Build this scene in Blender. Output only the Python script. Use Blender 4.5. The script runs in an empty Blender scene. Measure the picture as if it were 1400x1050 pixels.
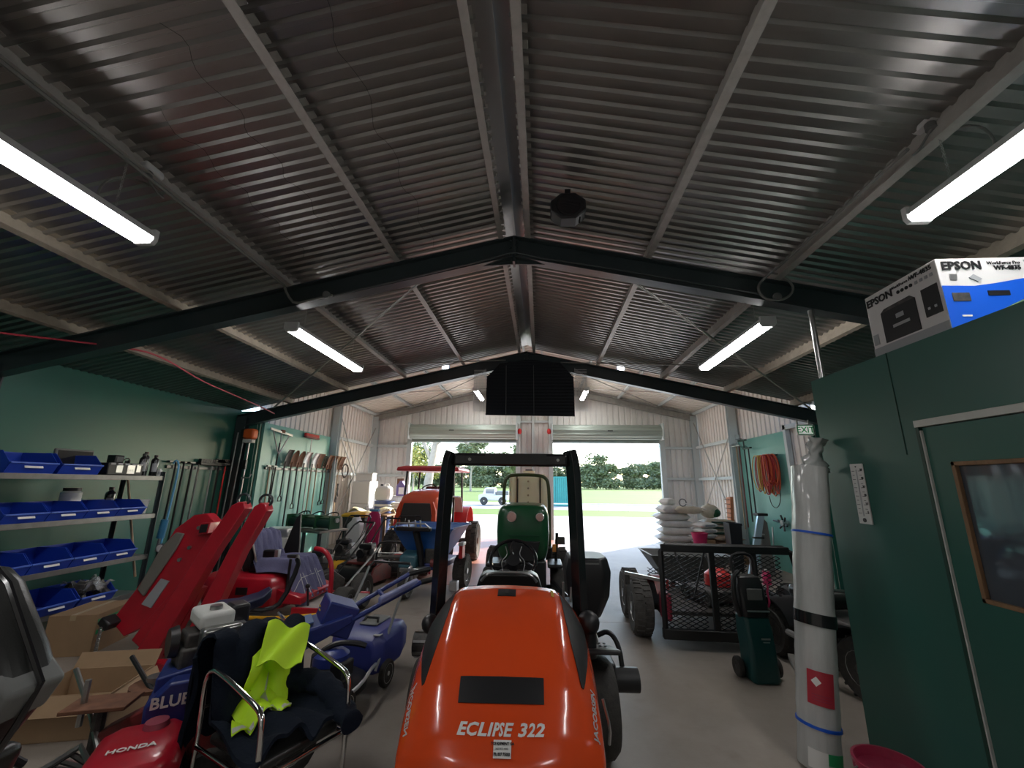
import bpy, bmesh, math, random
from mathutils import Matrix, Vector, Euler
random.seed(7)
PI = math.pi
SC = bpy.context.scene
COL = SC.collection

# ------------------------------------------------------------------ camera
YAW, PITCH, ROLL, FPX = 0.0713, 0.2370, 0.0129, 564.4
def _camera():
    cy, sy, cp, sp = math.cos(YAW), math.sin(YAW), math.cos(PITCH), math.sin(PITCH)
    f = Vector((-sy*cp, cy*cp, sp)); r = Vector((cy, sy, 0)); u = r.cross(f)
    cr, sr = math.cos(ROLL), math.sin(ROLL)
    r2 = cr*r + sr*u; u2 = -sr*r + cr*u
    cam = bpy.data.cameras.new('camera'); o = bpy.data.objects.new('camera', cam); COL.objects.link(o)
    cam.sensor_width = 36; cam.lens = FPX/1400*36; cam.clip_start = .02; cam.clip_end = 2000
    o.matrix_world = Matrix(((r2.x, u2.x, -f.x, 0), (r2.y, u2.y, -f.y, 0), (r2.z, u2.z, -f.z, 1.7), (0, 0, 0, 1)))
    SC.camera = o
_camera()

# ------------------------------------------------------------------ sky, sun, exposure
SUN_AZ, SUN_EL = math.radians(43), math.radians(27)      # from straight ahead (+Y) towards +X
w = bpy.data.worlds.new('sky'); SC.world = w; w.use_nodes = True
nt = w.node_tree; nt.nodes.clear()
sky = nt.nodes.new('ShaderNodeTexSky'); sky.sky_type = 'NISHITA'; sky.sun_disc = False
sky.sun_elevation = SUN_EL; sky.sun_rotation = SUN_AZ; sky.dust_density = 0.6; sky.air_density = 1.0; sky.ozone_density = 1.0
bg = nt.nodes.new('ShaderNodeBackground'); bg.inputs[1].default_value = 0.82
wo = nt.nodes.new('ShaderNodeOutputWorld')
nt.links.new(sky.outputs[0], bg.inputs[0]); nt.links.new(bg.outputs[0], wo.inputs[0])
sl = bpy.data.lights.new('sun', 'SUN'); sl.energy = 10.0; sl.angle = .012; sl.color = (1, .95, .86)
so = bpy.data.objects.new('sun', sl); COL.objects.link(so)
_d = Vector((math.sin(SUN_AZ)*math.cos(SUN_EL), math.cos(SUN_AZ)*math.cos(SUN_EL), math.sin(SUN_EL)))
so.rotation_euler = _d.to_track_quat('Z', 'Y').to_euler(); so.location = (20, 40, 30)
LAMP = 30.0                                              # emission strength of the ceiling battens
SC.view_settings.view_transform = 'Standard'; SC.view_settings.look = 'None'
SC.view_settings.exposure = 0.22; SC.view_settings.gamma = 1.0; SC.view_settings.use_curve_mapping = False
SC.cycles.use_denoising = True
SC.cycles.max_bounces = 8; SC.cycles.diffuse_bounces = 5; SC.cycles.glossy_bounces = 3
SC.cycles.sample_clamp_indirect = 6.0

# ------------------------------------------------------------------ materials
MATS = {}
def mat(name, col=(.5, .5, .5), rough=.5, metal=0., spec=.5, noise=0., nscale=6., col2=None, bump=0., bscale=40., emit=0., alpha=1., coat=0., trans=0., stretch=None):
    if name in MATS: return MATS[name]
    m = bpy.data.materials.new(name); m.use_nodes = True; N = m.node_tree.nodes; L = m.node_tree.links
    b = N['Principled BSDF']
    b.inputs['Roughness'].default_value = rough; b.inputs['Metallic'].default_value = metal
    b.inputs['Specular IOR Level'].default_value = spec; b.inputs['Base Color'].default_value = (*col, 1)
    if coat: b.inputs['Coat Weight'].default_value = coat; b.inputs['Coat Roughness'].default_value = .06
    if trans: b.inputs['Transmission Weight'].default_value = trans
    if alpha < 1: b.inputs['Alpha'].default_value = alpha
    if emit: b.inputs['Emission Color'].default_value = (*col, 1); b.inputs['Emission Strength'].default_value = emit
    if noise or bump:
        tc = N.new('ShaderNodeTexCoord'); mp = N.new('ShaderNodeMapping'); L.new(tc.outputs['Object'], mp.inputs[0])
        if stretch: mp.inputs['Scale'].default_value = stretch
    if noise:
        n = N.new('ShaderNodeTexNoise'); n.inputs['Scale'].default_value = nscale; n.inputs['Detail'].default_value = 6; n.inputs['Roughness'].default_value = .65
        L.new(mp.outputs[0], n.inputs['Vector'])
        r = N.new('ShaderNodeValToRGB'); r.color_ramp.elements[0].position = .32; r.color_ramp.elements[1].position = .72
        c2 = col2 if col2 else tuple(c*(1-noise) for c in col)
        r.color_ramp.elements[0].color = (*col, 1); r.color_ramp.elements[1].color = (*c2, 1)
        L.new(n.outputs[0], r.inputs[0]); L.new(r.outputs[0], b.inputs['Base Color'])
    if bump:
        n2 = N.new('ShaderNodeTexNoise'); n2.inputs['Scale'].default_value = bscale; n2.inputs['Detail'].default_value = 4
        L.new(mp.outputs[0], n2.inputs['Vector'])
        bp = N.new('ShaderNodeBump'); bp.inputs['Strength'].default_value = bump; bp.inputs['Distance'].default_value = .02
        L.new(n2.outputs[0], bp.inputs['Height']); L.new(bp.outputs[0], b.inputs['Normal'])
    MATS[name] = m
    return m
def concrete():
    m = mat('concrete', (.30, .27, .24), .55, noise=.3, nscale=1.3, bump=.08, bscale=90)
    N = m.node_tree.nodes; L = m.node_tree.links; b = N['Principled BSDF']
    tc = N.new('ShaderNodeNewGeometry')
    n = N.new('ShaderNodeTexNoise'); n.inputs['Scale'].default_value = .45; n.inputs['Detail'].default_value = 8; n.inputs['Roughness'].default_value = .7
    L.new(tc.outputs['Position'], n.inputs['Vector'])
    r = N.new('ShaderNodeValToRGB')
    r.color_ramp.elements[0].position = .3; r.color_ramp.elements[0].color = (.215, .180, .150, 1)
    r.color_ramp.elements[1].position = .75; r.color_ramp.elements[1].color = (.36, .315, .275, 1)
    e = r.color_ramp.elements.new(.52); e.color = (.29, .25, .215, 1)
    L.new(n.outputs[0], r.inputs[0])
    n3 = N.new('ShaderNodeTexNoise'); n3.inputs['Scale'].default_value = 2.2; n3.inputs['Detail'].default_value = 5
    L.new(tc.outputs['Position'], n3.inputs['Vector'])
    r3 = N.new('ShaderNodeValToRGB'); r3.color_ramp.elements[0].position = .60; r3.color_ramp.elements[1].position = .75
    r3.color_ramp.elements[0].color = (0, 0, 0, 1); r3.color_ramp.elements[1].color = (.55, .55, .55, 1)
    L.new(n3.outputs[0], r3.inputs[0])
    mx = N.new('ShaderNodeMixRGB'); mx.inputs[2].default_value = (.15, .12, .10, 1)
    L.new(r3.outputs[0], mx.inputs[0]); L.new(r.outputs[0], mx.inputs[1]); L.new(mx.outputs[0], b.inputs['Base Color'])
    return m
concrete()
mat('red_floor', (.36, .13, .085), .5, noise=.4, nscale=2.5, col2=(.30, .17, .13))
mat('roof_sheet', (.35, .335, .32), .30, .88, noise=.15, nscale=2., col2=(.29, .28, .27))
mat('roof_cream', (.80, .76, .69), .5)
mat('cladding', (.74, .72, .69), .5, noise=.1, nscale=3.)
mat('cladding_pink', (.74, .68, .62), .5, noise=.1, nscale=3.)
mat('steel_dark', (.035, .05, .055), .28, .1, spec=.8, noise=.3, nscale=4.)
mat('steel_grey', (.42, .41, .38), .4, .55, noise=.3, nscale=8.)
mat('purlin', (.50, .475, .45), .42, .15, noise=.25, nscale=10., col2=(.40, .375, .35))
mat('purlin_tan', (.46, .40, .32), .5, .1, noise=.3, nscale=7.)
mat('column_grey', (.52, .57, .57), .5)
mat('green_wall', (.022, .150, .108), .36, noise=.35, nscale=1.2, col2=(.028, .125, .098), bump=.05, bscale=8)
mat('green_panel', (.12, .36, .30), .35, noise=.3, nscale=1.4, col2=(.16, .40, .35))
mat('office_green', (.030, .130, .102), .32, noise=.3, nscale=.9, col2=(.036, .115, .096), bump=.03, bscale=6)
mat('roller_green', (.30, .35, .31), .4, .2)
mat('orange', (.74, .075, .014), .2, coat=.6, noise=.06, nscale=2.)
mat('orange_tractor', (.82, .09, .02), .35, coat=.3)
mat('red', (.46, .010, .026), .33, coat=.3, noise=.25, nscale=5.)
mat('red_dull', (.22, .025, .025), .5, noise=.5, nscale=9., col2=(.10, .04, .035))
mat('red_bright', (.62, .03, .03), .4)
mat('blue', (.018, .035, .20), .38, noise=.2, nscale=7.)
mat('blue_hopper', (.02, .12, .42), .4)
mat('blue_bin', (.012, .05, .42), .4)
mat('black', (.012, .012, .014), .42)
mat('black_gloss', (.012, .012, .014), .16, coat=.3)
mat('rubber', (.022, .022, .021), .75, noise=.4, nscale=20., col2=(.05, .045, .04), bump=.2, bscale=60)
mat('tyre_dusty', (.085, .07, .058), .85, noise=.5, nscale=18., col2=(.04, .037, .034), bump=.3, bscale=40)
mat('tyre_grey', (.06,.058,.055), .8, noise=.4, nscale=18., col2=(.10,.095,.09), bump=.3, bscale=40)
mat('vinyl', (.018, .019, .018), .34, bump=.08, bscale=180)
mat('chrome', (.75, .75, .75), .1, 1.)
mat('steel', (.45, .45, .44), .28, .9, noise=.25, nscale=12.)
mat('engine', (.045, .045, .046), .5, .35, noise=.5, nscale=25., col2=(.12, .11, .10))
mat('alu', (.55, .56, .57), .3, .85)
mat('white', (.75, .75, .73), .45)
mat('white_plastic', (.62, .63, .60), .4, noise=.1, nscale=9.)
mat('wrap', (.55, .56, .55), .28, noise=.25, nscale=9., col2=(.40, .41, .40), bump=.35, bscale=14, stretch=(1, 1, .15), coat=.4)
mat('cream_tank', (.92, .80, .58), .4); MATS['cream_tank'].node_tree.nodes['Principled BSDF'].inputs['Subsurface Weight'].default_value = .7; MATS['cream_tank'].node_tree.nodes['Principled BSDF'].inputs['Subsurface Radius'].default_value = (.5, .4, .3)
mat('jd_green', (.008, .075, .028), .32, coat=.25)
mat('dark_green', (.01, .05, .035), .45)
mat('teal_plastic', (.006, .055, .055), .4)
mat('yellow', (.75, .42, .02), .45)
mat('pink', (.60, .02, .13), .4)
mat('pink_bucket', (.36, .03, .075), .35, noise=.2, nscale=30.)
mat('wood', (.30, .17, .085), .6, noise=.4, nscale=4., stretch=(6, 6, 1))
mat('wood_handle', (.40, .28, .17), .55)
mat('rust', (.20, .085, .045), .75, noise=.5, nscale=14.)
mat('card', (.34, .22, .125), .75, noise=.15, nscale=5.)
mat('cover_cloth', (.125, .125, .23), .85, bump=.3, bscale=60, noise=.2, nscale=8)
mat('navy', (.007, .011, .020), .9, spec=.15, bump=.3, bscale=50)
mat('hivis', (.55, .85, .02), .6, bump=.15, bscale=30)
mat('silver_tape', (.50, .51, .50), .35)
mat('shelf_steel', (.20,.20,.20), .35, .6, noise=.3, nscale=9.)
mat('shade_strip', (.030,.032,.040), .4)
mat('shade_net', (.008, .009, .012), .8)
mat('glass_dark', (.16, .19, .23), .04, .55)
mat('glass', (.9, .95, .95), .03, trans=.95)
mat('sign_green', (.02, .42, .14), .4)
mat('lamp_case', (.62, .62, .62), .4)
mat('lamp_on', (1, .985, .97), .4, emit=LAMP)
mat('yellow_dull', (.55, .36, .03), .55, noise=.3, nscale=12.)
mat('grey_plastic', (.16, .165, .16), .5, noise=.15, nscale=6.)
mat('mesh_black', (.010, .011, .012), .5)
mat('bag', (.82, .82, .79), .55, noise=.18, nscale=6., bump=.4, bscale=9)
mat('bag_beige', (.66, .59, .46), .6, noise=.3, nscale=7., bump=.35, bscale=9)
mat('bag_brown', (.36, .26, .19), .6, noise=.3, nscale=7., bump=.3, bscale=9)
mat('cord_orange', (.60, .10, .03), .5)
mat('cord_red', (.40, .03, .03), .5)
mat('cord_yellow', (.55, .33, .06), .5)
mat('cord_grey', (.18, .18, .17), .5)
mat('skyblue', (.10, .33, .55), .4)
mat('epson_blue', (.008, .10, .62), .4)
mat('box_white', (.66, .64, .64), .5)
mat('print_grey', (.33, .34, .36), .5)
mat('green_print', (.02, .30, .11), .5)
mat('red_label', (.42, .03, .05), .4)
mat('teal_paint', (.035, .28, .27), .5, noise=.2, nscale=2.)
mat('bark', (.40, .34, .28), .85, noise=.35, nscale=3.)
mat('leaf', (.135, .175, .085), .7, noise=.5, nscale=.35, col2=(.21, .225, .12))
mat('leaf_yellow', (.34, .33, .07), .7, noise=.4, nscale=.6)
mat('grass', (.085, .150, .004), .9, noise=.35, nscale=.05, col2=(.12, .165, .012), bump=.3, bscale=3)
mat('gravel', (.66, .60, .53), .9, noise=.25, nscale=.6, bump=.3, bscale=12)
mat('path', (.42, .39, .36), .9, noise=.15, nscale=.4)
mat('tint_screen', (.05, .042, .036), .6)
mat('skirt_purple', (.16, .12, .32), .5)
mat('drum_blue', (.09, .13, .30), .35)

# ------------------------------------------------------------------ mesh helper
class MB:
    def __init__(s): s.v = []; s.f = []
    def add(s, vs, fs):
        o = len(s.v); s.v += [Vector(p) for p in vs]; s.f += [tuple(i+o for i in f) for f in fs]; return s
    def box(s, c, d, rot=None):
        x, y, z = d[0]/2, d[1]/2, d[2]/2
        P = [Vector(p) for p in ((-x,-y,-z),(x,-y,-z),(x,y,-z),(-x,y,-z),(-x,-y,z),(x,-y,z),(x,y,z),(-x,y,z))]
        if rot: E = Euler(rot).to_matrix(); P = [E @ p for p in P]
        c = Vector(c)
        return s.add([p+c for p in P], [(0,3,2,1),(4,5,6,7),(0,1,5,4),(1,2,6,5),(2,3,7,6),(3,0,4,7)])
    def bx(s, x0, x1, y0, y1, z0, z1): return s.box(((x0+x1)/2,(y0+y1)/2,(z0+z1)/2), (x1-x0,y1-y0,z1-z0))
    def loft(s, rings, cap=True, closed=True):
        n = len(rings[0]); vs = [p for r in rings for p in r]; fs = []
        for i in range(len(rings)-1):
            for j in range(n if closed else n-1):
                a, b = i*n+j, i*n+(j+1) % n; fs.append((a, b, b+n, a+n))
        if cap: fs.append(tuple(reversed(range(n)))); fs.append(tuple(range((len(rings)-1)*n, len(rings)*n)))
        return s.add(vs, fs)
    @staticmethod
    def frame(t):
        t = Vector(t).normalized(); a = Vector((0,0,1)) if abs(t.z) < .9 else Vector((1,0,0))
        u = t.cross(a).normalized(); return u, t.cross(u).normalized()
    def cyl(s, a, b, r, r2=None, n=12):
        a, b = Vector(a), Vector(b); r2 = r if r2 is None else r2; u, v = s.frame(b-a)
        R = lambda c, q: [c + q*(math.cos(2*PI*k/n)*u + math.sin(2*PI*k/n)*v) for k in range(n)]
        return s.loft([R(a, r), R(b, r2)])
    def tube(s, pts, r, n=8, closed=False, smooth=0):
        P = [Vector(p) for p in pts]
        for _ in range(smooth):
            Q = [] if closed else [P[0]]
            m = len(P)
            for i in range(m if closed else m-1):
                a, b = P[i], P[(i+1) % m]; Q += [a*.75+b*.25, a*.25+b*.75]
            if not closed: Q.append(P[-1])
            P = Q
        m = len(P); rings = []; rr = r if isinstance(r, (list, tuple)) else None
        u = None
        for i in range(m):
            t = (P[(i+1) % m]-P[i-1]) if closed else (P[min(i+1, m-1)]-P[max(i-1, 0)])
            if t.length < 1e-9: t = Vector((0,0,1))
            t.normalize()
            if u is None: u, v = s.frame(t)
            else:
                u = u - t*u.dot(t)
                if u.length < 1e-6: u, v = s.frame(t)
                u.normalize()
            v = t.cross(u)
            q = rr[min(len(rr)-1, int(i*len(rr)/m))] if rr else r
            rings.append([P[i] + q*(math.cos(2*PI*k/n)*u + math.sin(2*PI*k/n)*v) for k in range(n)])
        if closed: rings.append(rings[0]); return s.loft(rings, cap=False)
        return s.loft(rings)
    def lathe(s, prof, c=(0,0,0), axis='z', n=20):
        c = Vector(c); rings = []
        for r, h in prof:
            ring = []
            for k in range(n):
                a = 2*PI*k/n; x, y = r*math.cos(a), r*math.sin(a)
                ring.append(c + Vector({'z': (x,y,h), 'x': (h,x,y), 'y': (y,h,x)}[axis]))
            rings.append(ring)
        return s.loft(rings)
    def prism(s, poly, axis, a, b):
        f = {'x': lambda p, h: (h,p[0],p[1]), 'y': lambda p, h: (p[0],h,p[1]), 'z': lambda p, h: (p[0],p[1],h)}[axis]
        n = len(poly); vs = [f(p, a) for p in poly]+[f(p, b) for p in poly]
        fs = [tuple(reversed(range(n))), tuple(range(n, 2*n))]+[(i, (i+1) % n, (i+1) % n+n, i+n) for i in range(n)]
        return s.add(vs, fs)
    def sph(s, c, r, n=12, m=8):
        r = (r,r,r) if not isinstance(r, (tuple, list)) else r
        c = Vector(c); rings = []
        for i in range(m+1):
            a = -PI/2+PI*i/m; q = max(math.cos(a), .02)
            rings.append([c+Vector((r[0]*q*math.cos(2*PI*k/n), r[1]*q*math.sin(2*PI*k/n), r[2]*math.sin(a))) for k in range(n)])
        return s.loft(rings)
    def grid(s, fn, nu, nv, thick=0):
        P = [[Vector(fn(i/nu, j/nv)) for i in range(nu+1)] for j in range(nv+1)]
        vs = [p for row in P for p in row]; fs = []
        for j in range(nv):
            for i in range(nu):
                a = j*(nu+1)+i; fs.append((a, a+1, a+nu+2, a+nu+1))
        if thick:
            nm = []
            for j in range(nv+1):
                for i in range(nu+1):
                    du = P[j][min(i+1,nu)]-P[j][max(i-1,0)]; dv = P[min(j+1,nv)][i]-P[max(j-1,0)][i]
                    q = du.cross(dv); q = q.normalized() if q.length > 1e-9 else Vector((0,0,1)); nm.append(q)
            k = len(vs); vs = vs+[vs[i]-nm[i]*thick for i in range(k)]
            fs += [tuple(reversed([i+k for i in f])) for f in fs]
            W = nu+1
            for i in range(nu): fs.append((i+1, i, i+k, i+1+k)); a = nv*W+i; fs.append((a, a+1, a+1+k, a+k))
            for j in range(nv): a = j*W; fs.append((a, a+W, a+W+k, a+k)); a = j*W+nu; fs.append((a+W, a, a+k, a+W+k))
        return s.add(vs, fs)
    def build(s, name, m, parent=None, bevel=0, seg=2, loc=None, rot=None, ang=38, kind=None, normals=True):
        me = bpy.data.meshes.new(name); me.from_pydata([tuple(p) for p in s.v], [], s.f); me.update()
        if normals:
            b = bmesh.new(); b.from_mesh(me); bmesh.ops.recalc_face_normals(b, faces=b.faces); b.to_mesh(me); b.free()
        me.shade_smooth(); me.set_sharp_from_angle(angle=math.radians(ang))
        me.materials.append(mat(m) if isinstance(m, str) else m)
        o = bpy.data.objects.new(name, me); COL.objects.link(o)
        if parent: o.parent = parent
        if loc: o.location = loc
        if rot: o.rotation_euler = rot
        if bevel:
            md = o.modifiers.new('edge', 'BEVEL'); md.width = bevel; md.segments = seg; md.limit_method = 'ANGLE'; md.angle_limit = math.radians(40)
        if kind: o['kind'] = kind
        return o
def tag(o, label, cat=None, group=None, kind=None):
    o['label'] = label
    if cat: o['category'] = cat
    if group: o['group'] = group
    if kind: o['kind'] = kind
    return o
def thing(name, label, cat, loc=(0,0,0), rotz=0, group=None, rot=None):
    o = bpy.data.objects.new(name, None); COL.objects.link(o); o.empty_display_size = .1
    o.location = loc; o.rotation_euler = rot if rot else (0,0,rotz)
    return tag(o, label, cat, group)
def dup(root, loc=None, rotz=None, label=None, scale=None, rot=None):
    r = root.copy(); COL.objects.link(r)
    if loc is not None: r.location = loc
    if rotz is not None: r.rotation_euler = (0,0,rotz)
    if rot is not None: r.rotation_euler = rot
    if label: r['label'] = label
    if scale: r.scale = scale
    for ch in list(root.children):
        c = ch.copy(); COL.objects.link(c); c.parent = r
        for g in list(ch.children):
            d = g.copy(); COL.objects.link(d); d.parent = c
    return r
def text_mesh(name, body, size, m, parent=None, M=None, fn=None, extrude=.0015, shear=0., align='CENTER', spacing=1.0, bold=0.):
    cu = bpy.data.curves.new(name, 'FONT'); cu.body = body; cu.size = size; cu.extrude = extrude; cu.shear = shear
    cu.align_x = align; cu.align_y = 'CENTER'; cu.space_character = spacing; cu.offset = bold; cu.resolution_u = 2
    t = bpy.data.objects.new(name+'_t', cu); COL.objects.link(t)
    bpy.context.view_layer.update()
    me = bpy.data.meshes.new_from_object(t.evaluated_get(bpy.context.evaluated_depsgraph_get()))
    bpy.data.objects.remove(t); bpy.data.curves.remove(cu)
    me.name = name
    for v in me.vertices:
        if fn: v.co = fn(v.co.x, v.co.y, v.co.z)
        elif M: v.co = M @ v.co
    me.materials.clear(); me.materials.append(mat(m))
    o = bpy.data.objects.new(name, me); COL.objects.link(o)
    if parent: o.parent = parent
    return o
def face_m(loc, xdir, ydir):
    x = Vector(xdir).normalized(); y = Vector(ydir).normalized(); z = x.cross(y)
    return Matrix(((x.x,y.x,z.x,loc[0]),(x.y,y.y,z.y,loc[1]),(x.z,y.z,z.z,loc[2]),(0,0,0,1)))
def wheel(parent, c, r, wd, axis='x', hub='steel', tyre='rubber', treads=0, name='wheel', n=24, hr=.55):
    k = wd/2
    o = MB().lathe([(r*hr,-k*.8),(r*.86,-k),(r*.97,-k*.72),(r,-k*.3),(r,k*.3),(r*.97,k*.72),(r*.86,k),(r*hr,k*.8)], (0,0,0), axis, n).build(name, tyre, parent, loc=c)
    h = MB().lathe([(r*.10,-k*.95),(r*.16,-k*.95),(r*.18,-k*.45),(r*.42,-k*.38),(r*(hr+.02),-k*.85),(r*(hr+.02),k*.85),(r*.42,k*.38),(r*.18,k*.45),(r*.16,k*.95),(r*.10,k*.95)], (0,0,0), axis, 16).build('hub', hub, o)
    if treads:
        t = MB()
        for i in range(treads):
            a = 2*PI*i/treads
            for sgn in (-1, 1):
                ph = a+(PI/treads if sgn > 0 else 0)
                if axis == 'x': t.box((sgn*k*.42, math.cos(ph)*r*.975, math.sin(ph)*r*.975), (k*.75, r*.07, r*.09), (ph-PI/2, 0, sgn*.25))
                else: t.box((math.sin(ph)*r*.975, sgn*k*.42, math.cos(ph)*r*.975), (r*.09, k*.75, r*.07), (0, ph, sgn*.2))
        t.build('tread', tyre, o)
    return o
def small_engine(parent, c, body='black', tank='white_plastic', rz=0, sc=1.0):
    e = bpy.data.objects.new('engine', None); COL.objects.link(e); e.parent = parent; e.location = c; e.rotation_euler = (0,0,rz); e.scale = (sc,)*3
    MB().box((0,0,.06), (.22,.24,.12)).box((0,.0,.15), (.17,.2,.08)).build('crankcase', 'engine', e, .012)
    f = MB()
    for k in range(5): f.box((.02,.12,.10+k*.025), (.18,.14,.010))
    f.build('cooling_fins', 'alu', e)
    MB().box((0,.03,.25), (.27,.18,.09)).build('fuel_tank', tank, e, .025, 3)
    MB().cyl((.05,.03,.295), (.05,.03,.318), .033, n=14).build('fuel_cap', 'steel', e)
    MB().box((-.02,.17,.24), (.15,.10,.11)).build('air_filter', body, e, .015)
    MB().cyl((-.02,-.125,.14), (-.02,-.165,.14), .085, .075, n=18).build('recoil_cover', body, e)
    MB().box((.15,.05,.17), (.09,.2,.11)).build('muffler', 'steel', e, .015)
    return e
# ================================================================== THE SHED
XL, XR, RX = -6.2, 5.7, -.28            # near shed: side walls and ridge
SL = .222
Y0, Y1, Y2 = -4.0, 8.05, 14.0           # back wall, joint between the two sheds, far end wall
ZN = 4.44                               # near roof sheet at the ridge
FXL, FXR, ZF = -5.78, 5.08, 5.26        # far (taller) shed
def rz(x, top): return top - SL*abs(x-RX)
def structure(o, label=None):
    o['kind'] = 'structure'
    if label: o['label'] = label
    return o
def corrugated(name, org, ud, vd, nd, ulen, vlen, m, pitch=.2, rib=.05, h=.03, label=None, u0=0.):
    """ribbed steel sheet: ribs run along vd and repeat along ud, proud along nd; vlen may depend on u (returns v0, v1)"""
    org, ud, vd, nd = map(Vector, (org, ud, vd, nd)); us = []; u = u0
    sl_ = min(.015, pitch*.14); prof = [(0, 0), (pitch-rib-2*sl_, 0), (pitch-rib-sl_, h), (pitch-sl_, h)]
    while u < ulen:
        for a, b in prof:
            if u+a <= ulen: us.append((u+a, b))
        u += pitch
    us.append((ulen, 0))
    fn = vlen if callable(vlen) else (lambda t: (0, vlen))
    mb = MB(); A = []; B = []
    for t, b in us:
        v0, v1 = fn(t); A.append(org+ud*t+nd*b+vd*v0); B.append(org+ud*t+nd*b+vd*v1)
    n = len(us); mb.add(A+B, [(i, i+1, i+1+n, i+n) for i in range(n-1)])
    return structure(mb.build(name, m, normals=False, ang=20), label)

# floor: slabs with saw-cut joints
fl = structure(MB().bx(XL-.3, XR+.3, Y0-.2, Y2+.1, -.2, -.012).build('floor', 'concrete'), 'worn grey concrete shed floor with saw-cut joints')
for xa, xb in ((XL,-2.6),(-2.6,3.3),(3.3,XR)):
    for ya, yb in ((Y0,1.9),(1.9,5.9),(5.9,9.3),(9.3,Y2)):
        MB().bx(xa+.003, xb-.003, ya+.003, yb-.003, -.02, 0).build('slab', 'concrete', fl, .002)
structure(MB().bx(-3.2, .55, 7.6, 13.8, 0, .004).build('trim_1', 'red_floor'), 'faded red painted strip of shed floor')

# roof of the near shed: two pitches of ribbed sheet, purlins, ridge capping
ln = math.hypot(1, SL); cL = Vector((-1,0,-SL))/ln; cR = Vector((1,0,-SL))/ln
for sd, xw, vd in ((-1, XL, cL), (1, XR, cR)):
    L_ = abs(xw-RX)-.06
    corrugated('ceiling', (RX+sd*.10, Y0, ZN-.10*SL), (0,1,0), vd, (-vd.z*0, 0, 1), Y1-Y0+.03, (L_+.25)*ln, 'roof_sheet', .1, .022, -.022, 'ribbed steel roof lining of the near shed')
cap = MB()
cap.add([(RX-.17,Y0,ZN+.005-.02),(RX,Y0,ZN+.045),(RX+.17,Y0,ZN+.005-.02),(RX-.17,Y1+.03,ZN-.015),(RX,Y1+.03,ZN+.045),(RX+.17,Y1+.03,ZN-.015)], [(0,1,4,3),(1,2,5,4)])
structure(cap.build('trim_2', 'roof_sheet'), 'folded steel ridge capping under the near roof')
def c_section(mb, x, z, ya, yb, d=.10, w=.055, t=.006, tilt=0):
    E = Euler((0, tilt, 0)).to_matrix(); prof = [(0,0),(w,0),(w,t),(t,t),(t,d-t),(w,d-t),(w,d),(0,d)]
    P = [(E @ Vector((a, 0, b-d))) for a, b in prof]
    R = lambda y: [Vector((x+p.x, y, z+p.z)) for p in P]
    return mb.loft([R(ya), R(yb)])
pl = structure(c_section(MB(), RX-.17, rz(RX-.17, ZN), Y0, Y1+.02, .14).build('roof_purlin', 'purlin'), 'galvanised steel roof purlins under ribbed sheeting')
for i, x in enumerate((-.13, -1.6, -2.78, -3.98, -5.14, 1.12, 2.36, 3.55, 4.75)):
    tl = math.atan(SL)*(-1 if x < RX else 1)
    c_section(MB(), x, rz(x, ZN), Y0, Y1+.02, .14, .06, .006, tl).build('purlin', 'purlin' if abs(x) < 3.5 else 'purlin_tan', pl)

# portal frames
def i_beam_rafter(mb, x0, z0, x1, z1, y, d, w=.13, tf=.014, tw=.012):
    for (o, e, ww) in ((0, tf, w), (d-tf, d, w), (tf, d-tf, tw)):
        A = [Vector((x0, y+s*ww/2, z0-h)) for s, h in ((-1,o),(1,o),(1,e),(-1,e))]
        B = [Vector((x1, y+s*ww/2, z1-h)) for s, h in ((-1,o),(1,o),(1,e),(-1,e))]
        mb.loft([A, B])
    return mb
def frame(y, xl, xr, top, d, m, label, colz=0, plate=True, cm=None, cd=.2):
    f = structure(MB().bx(RX-.012, RX+.012, y-.065, y+.065, top-d-.06, top-.002).build('portal_frame', m), label)
    i_beam_rafter(MB(), RX, top, xl, rz(xl, top), y, d).build('rafter', m, f)
    i_beam_rafter(MB(), RX, top, xr, rz(xr, top), y, d).build('rafter', m, f)
    for x in (xl, xr):
        s = 1 if x < RX else -1
        MB().bx(min(x, x+s*cd), max(x, x+s*cd), y-.065, y-.053, 0, rz(x, top)-.03).bx(min(x, x+s*cd), max(x, x+s*cd), y+.053, y+.065, 0, rz(x, top)-.03).bx(min(x+s*.08,x+s*.1), max(x+s*.08,x+s*.1), y-.054, y+.054, 0, rz(x, top)-.03).build('column', cm or m, f)
    # haunch stiffeners at the knees and apex bolts
    MB().prism([(RX-.35, top-d-.075), (RX, top-d-.06), (RX+.35, top-d-.075), (RX, top-d-.005)], 'y', y-.008, y+.008).build('apex_plate', m, f)
    b = MB()
    for k in range(3):
        for s in (-1, 1): b.cyl((RX+s*.035, y-.07, top-.06-k*.08), (RX+s*.035, y-.05, top-.06-k*.08), .012, n=6)
    b.build('bolts', 'steel_dark', f)
    return f
frame(0.0, XL+.02, XR-.02, ZN-.14, .25, 'steel_dark', 'dark painted portal frame overhead at the camera end')
fr1 = frame(4.0, XL+.02, XR-.02, ZN-.14, .25, 'steel_dark', 'dark painted portal frame spanning the near shed under the ridge')
fr2 = frame(8.0, XL+.02, XR-.02, ZN-.14, .25, 'steel_dark', 'dark painted portal frame carrying the black shade net')
frame(11.15, FXL-.02, FXR+.02, ZF-.10, .2, 'steel_grey', 'grey steel portal frame of the brighter far shed', cm='column_grey')
frame(13.9, FXL-.02, FXR+.02, ZF-.10, .2, 'steel_grey', 'grey steel end frame above the roller doors', cm='column_grey')

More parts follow.
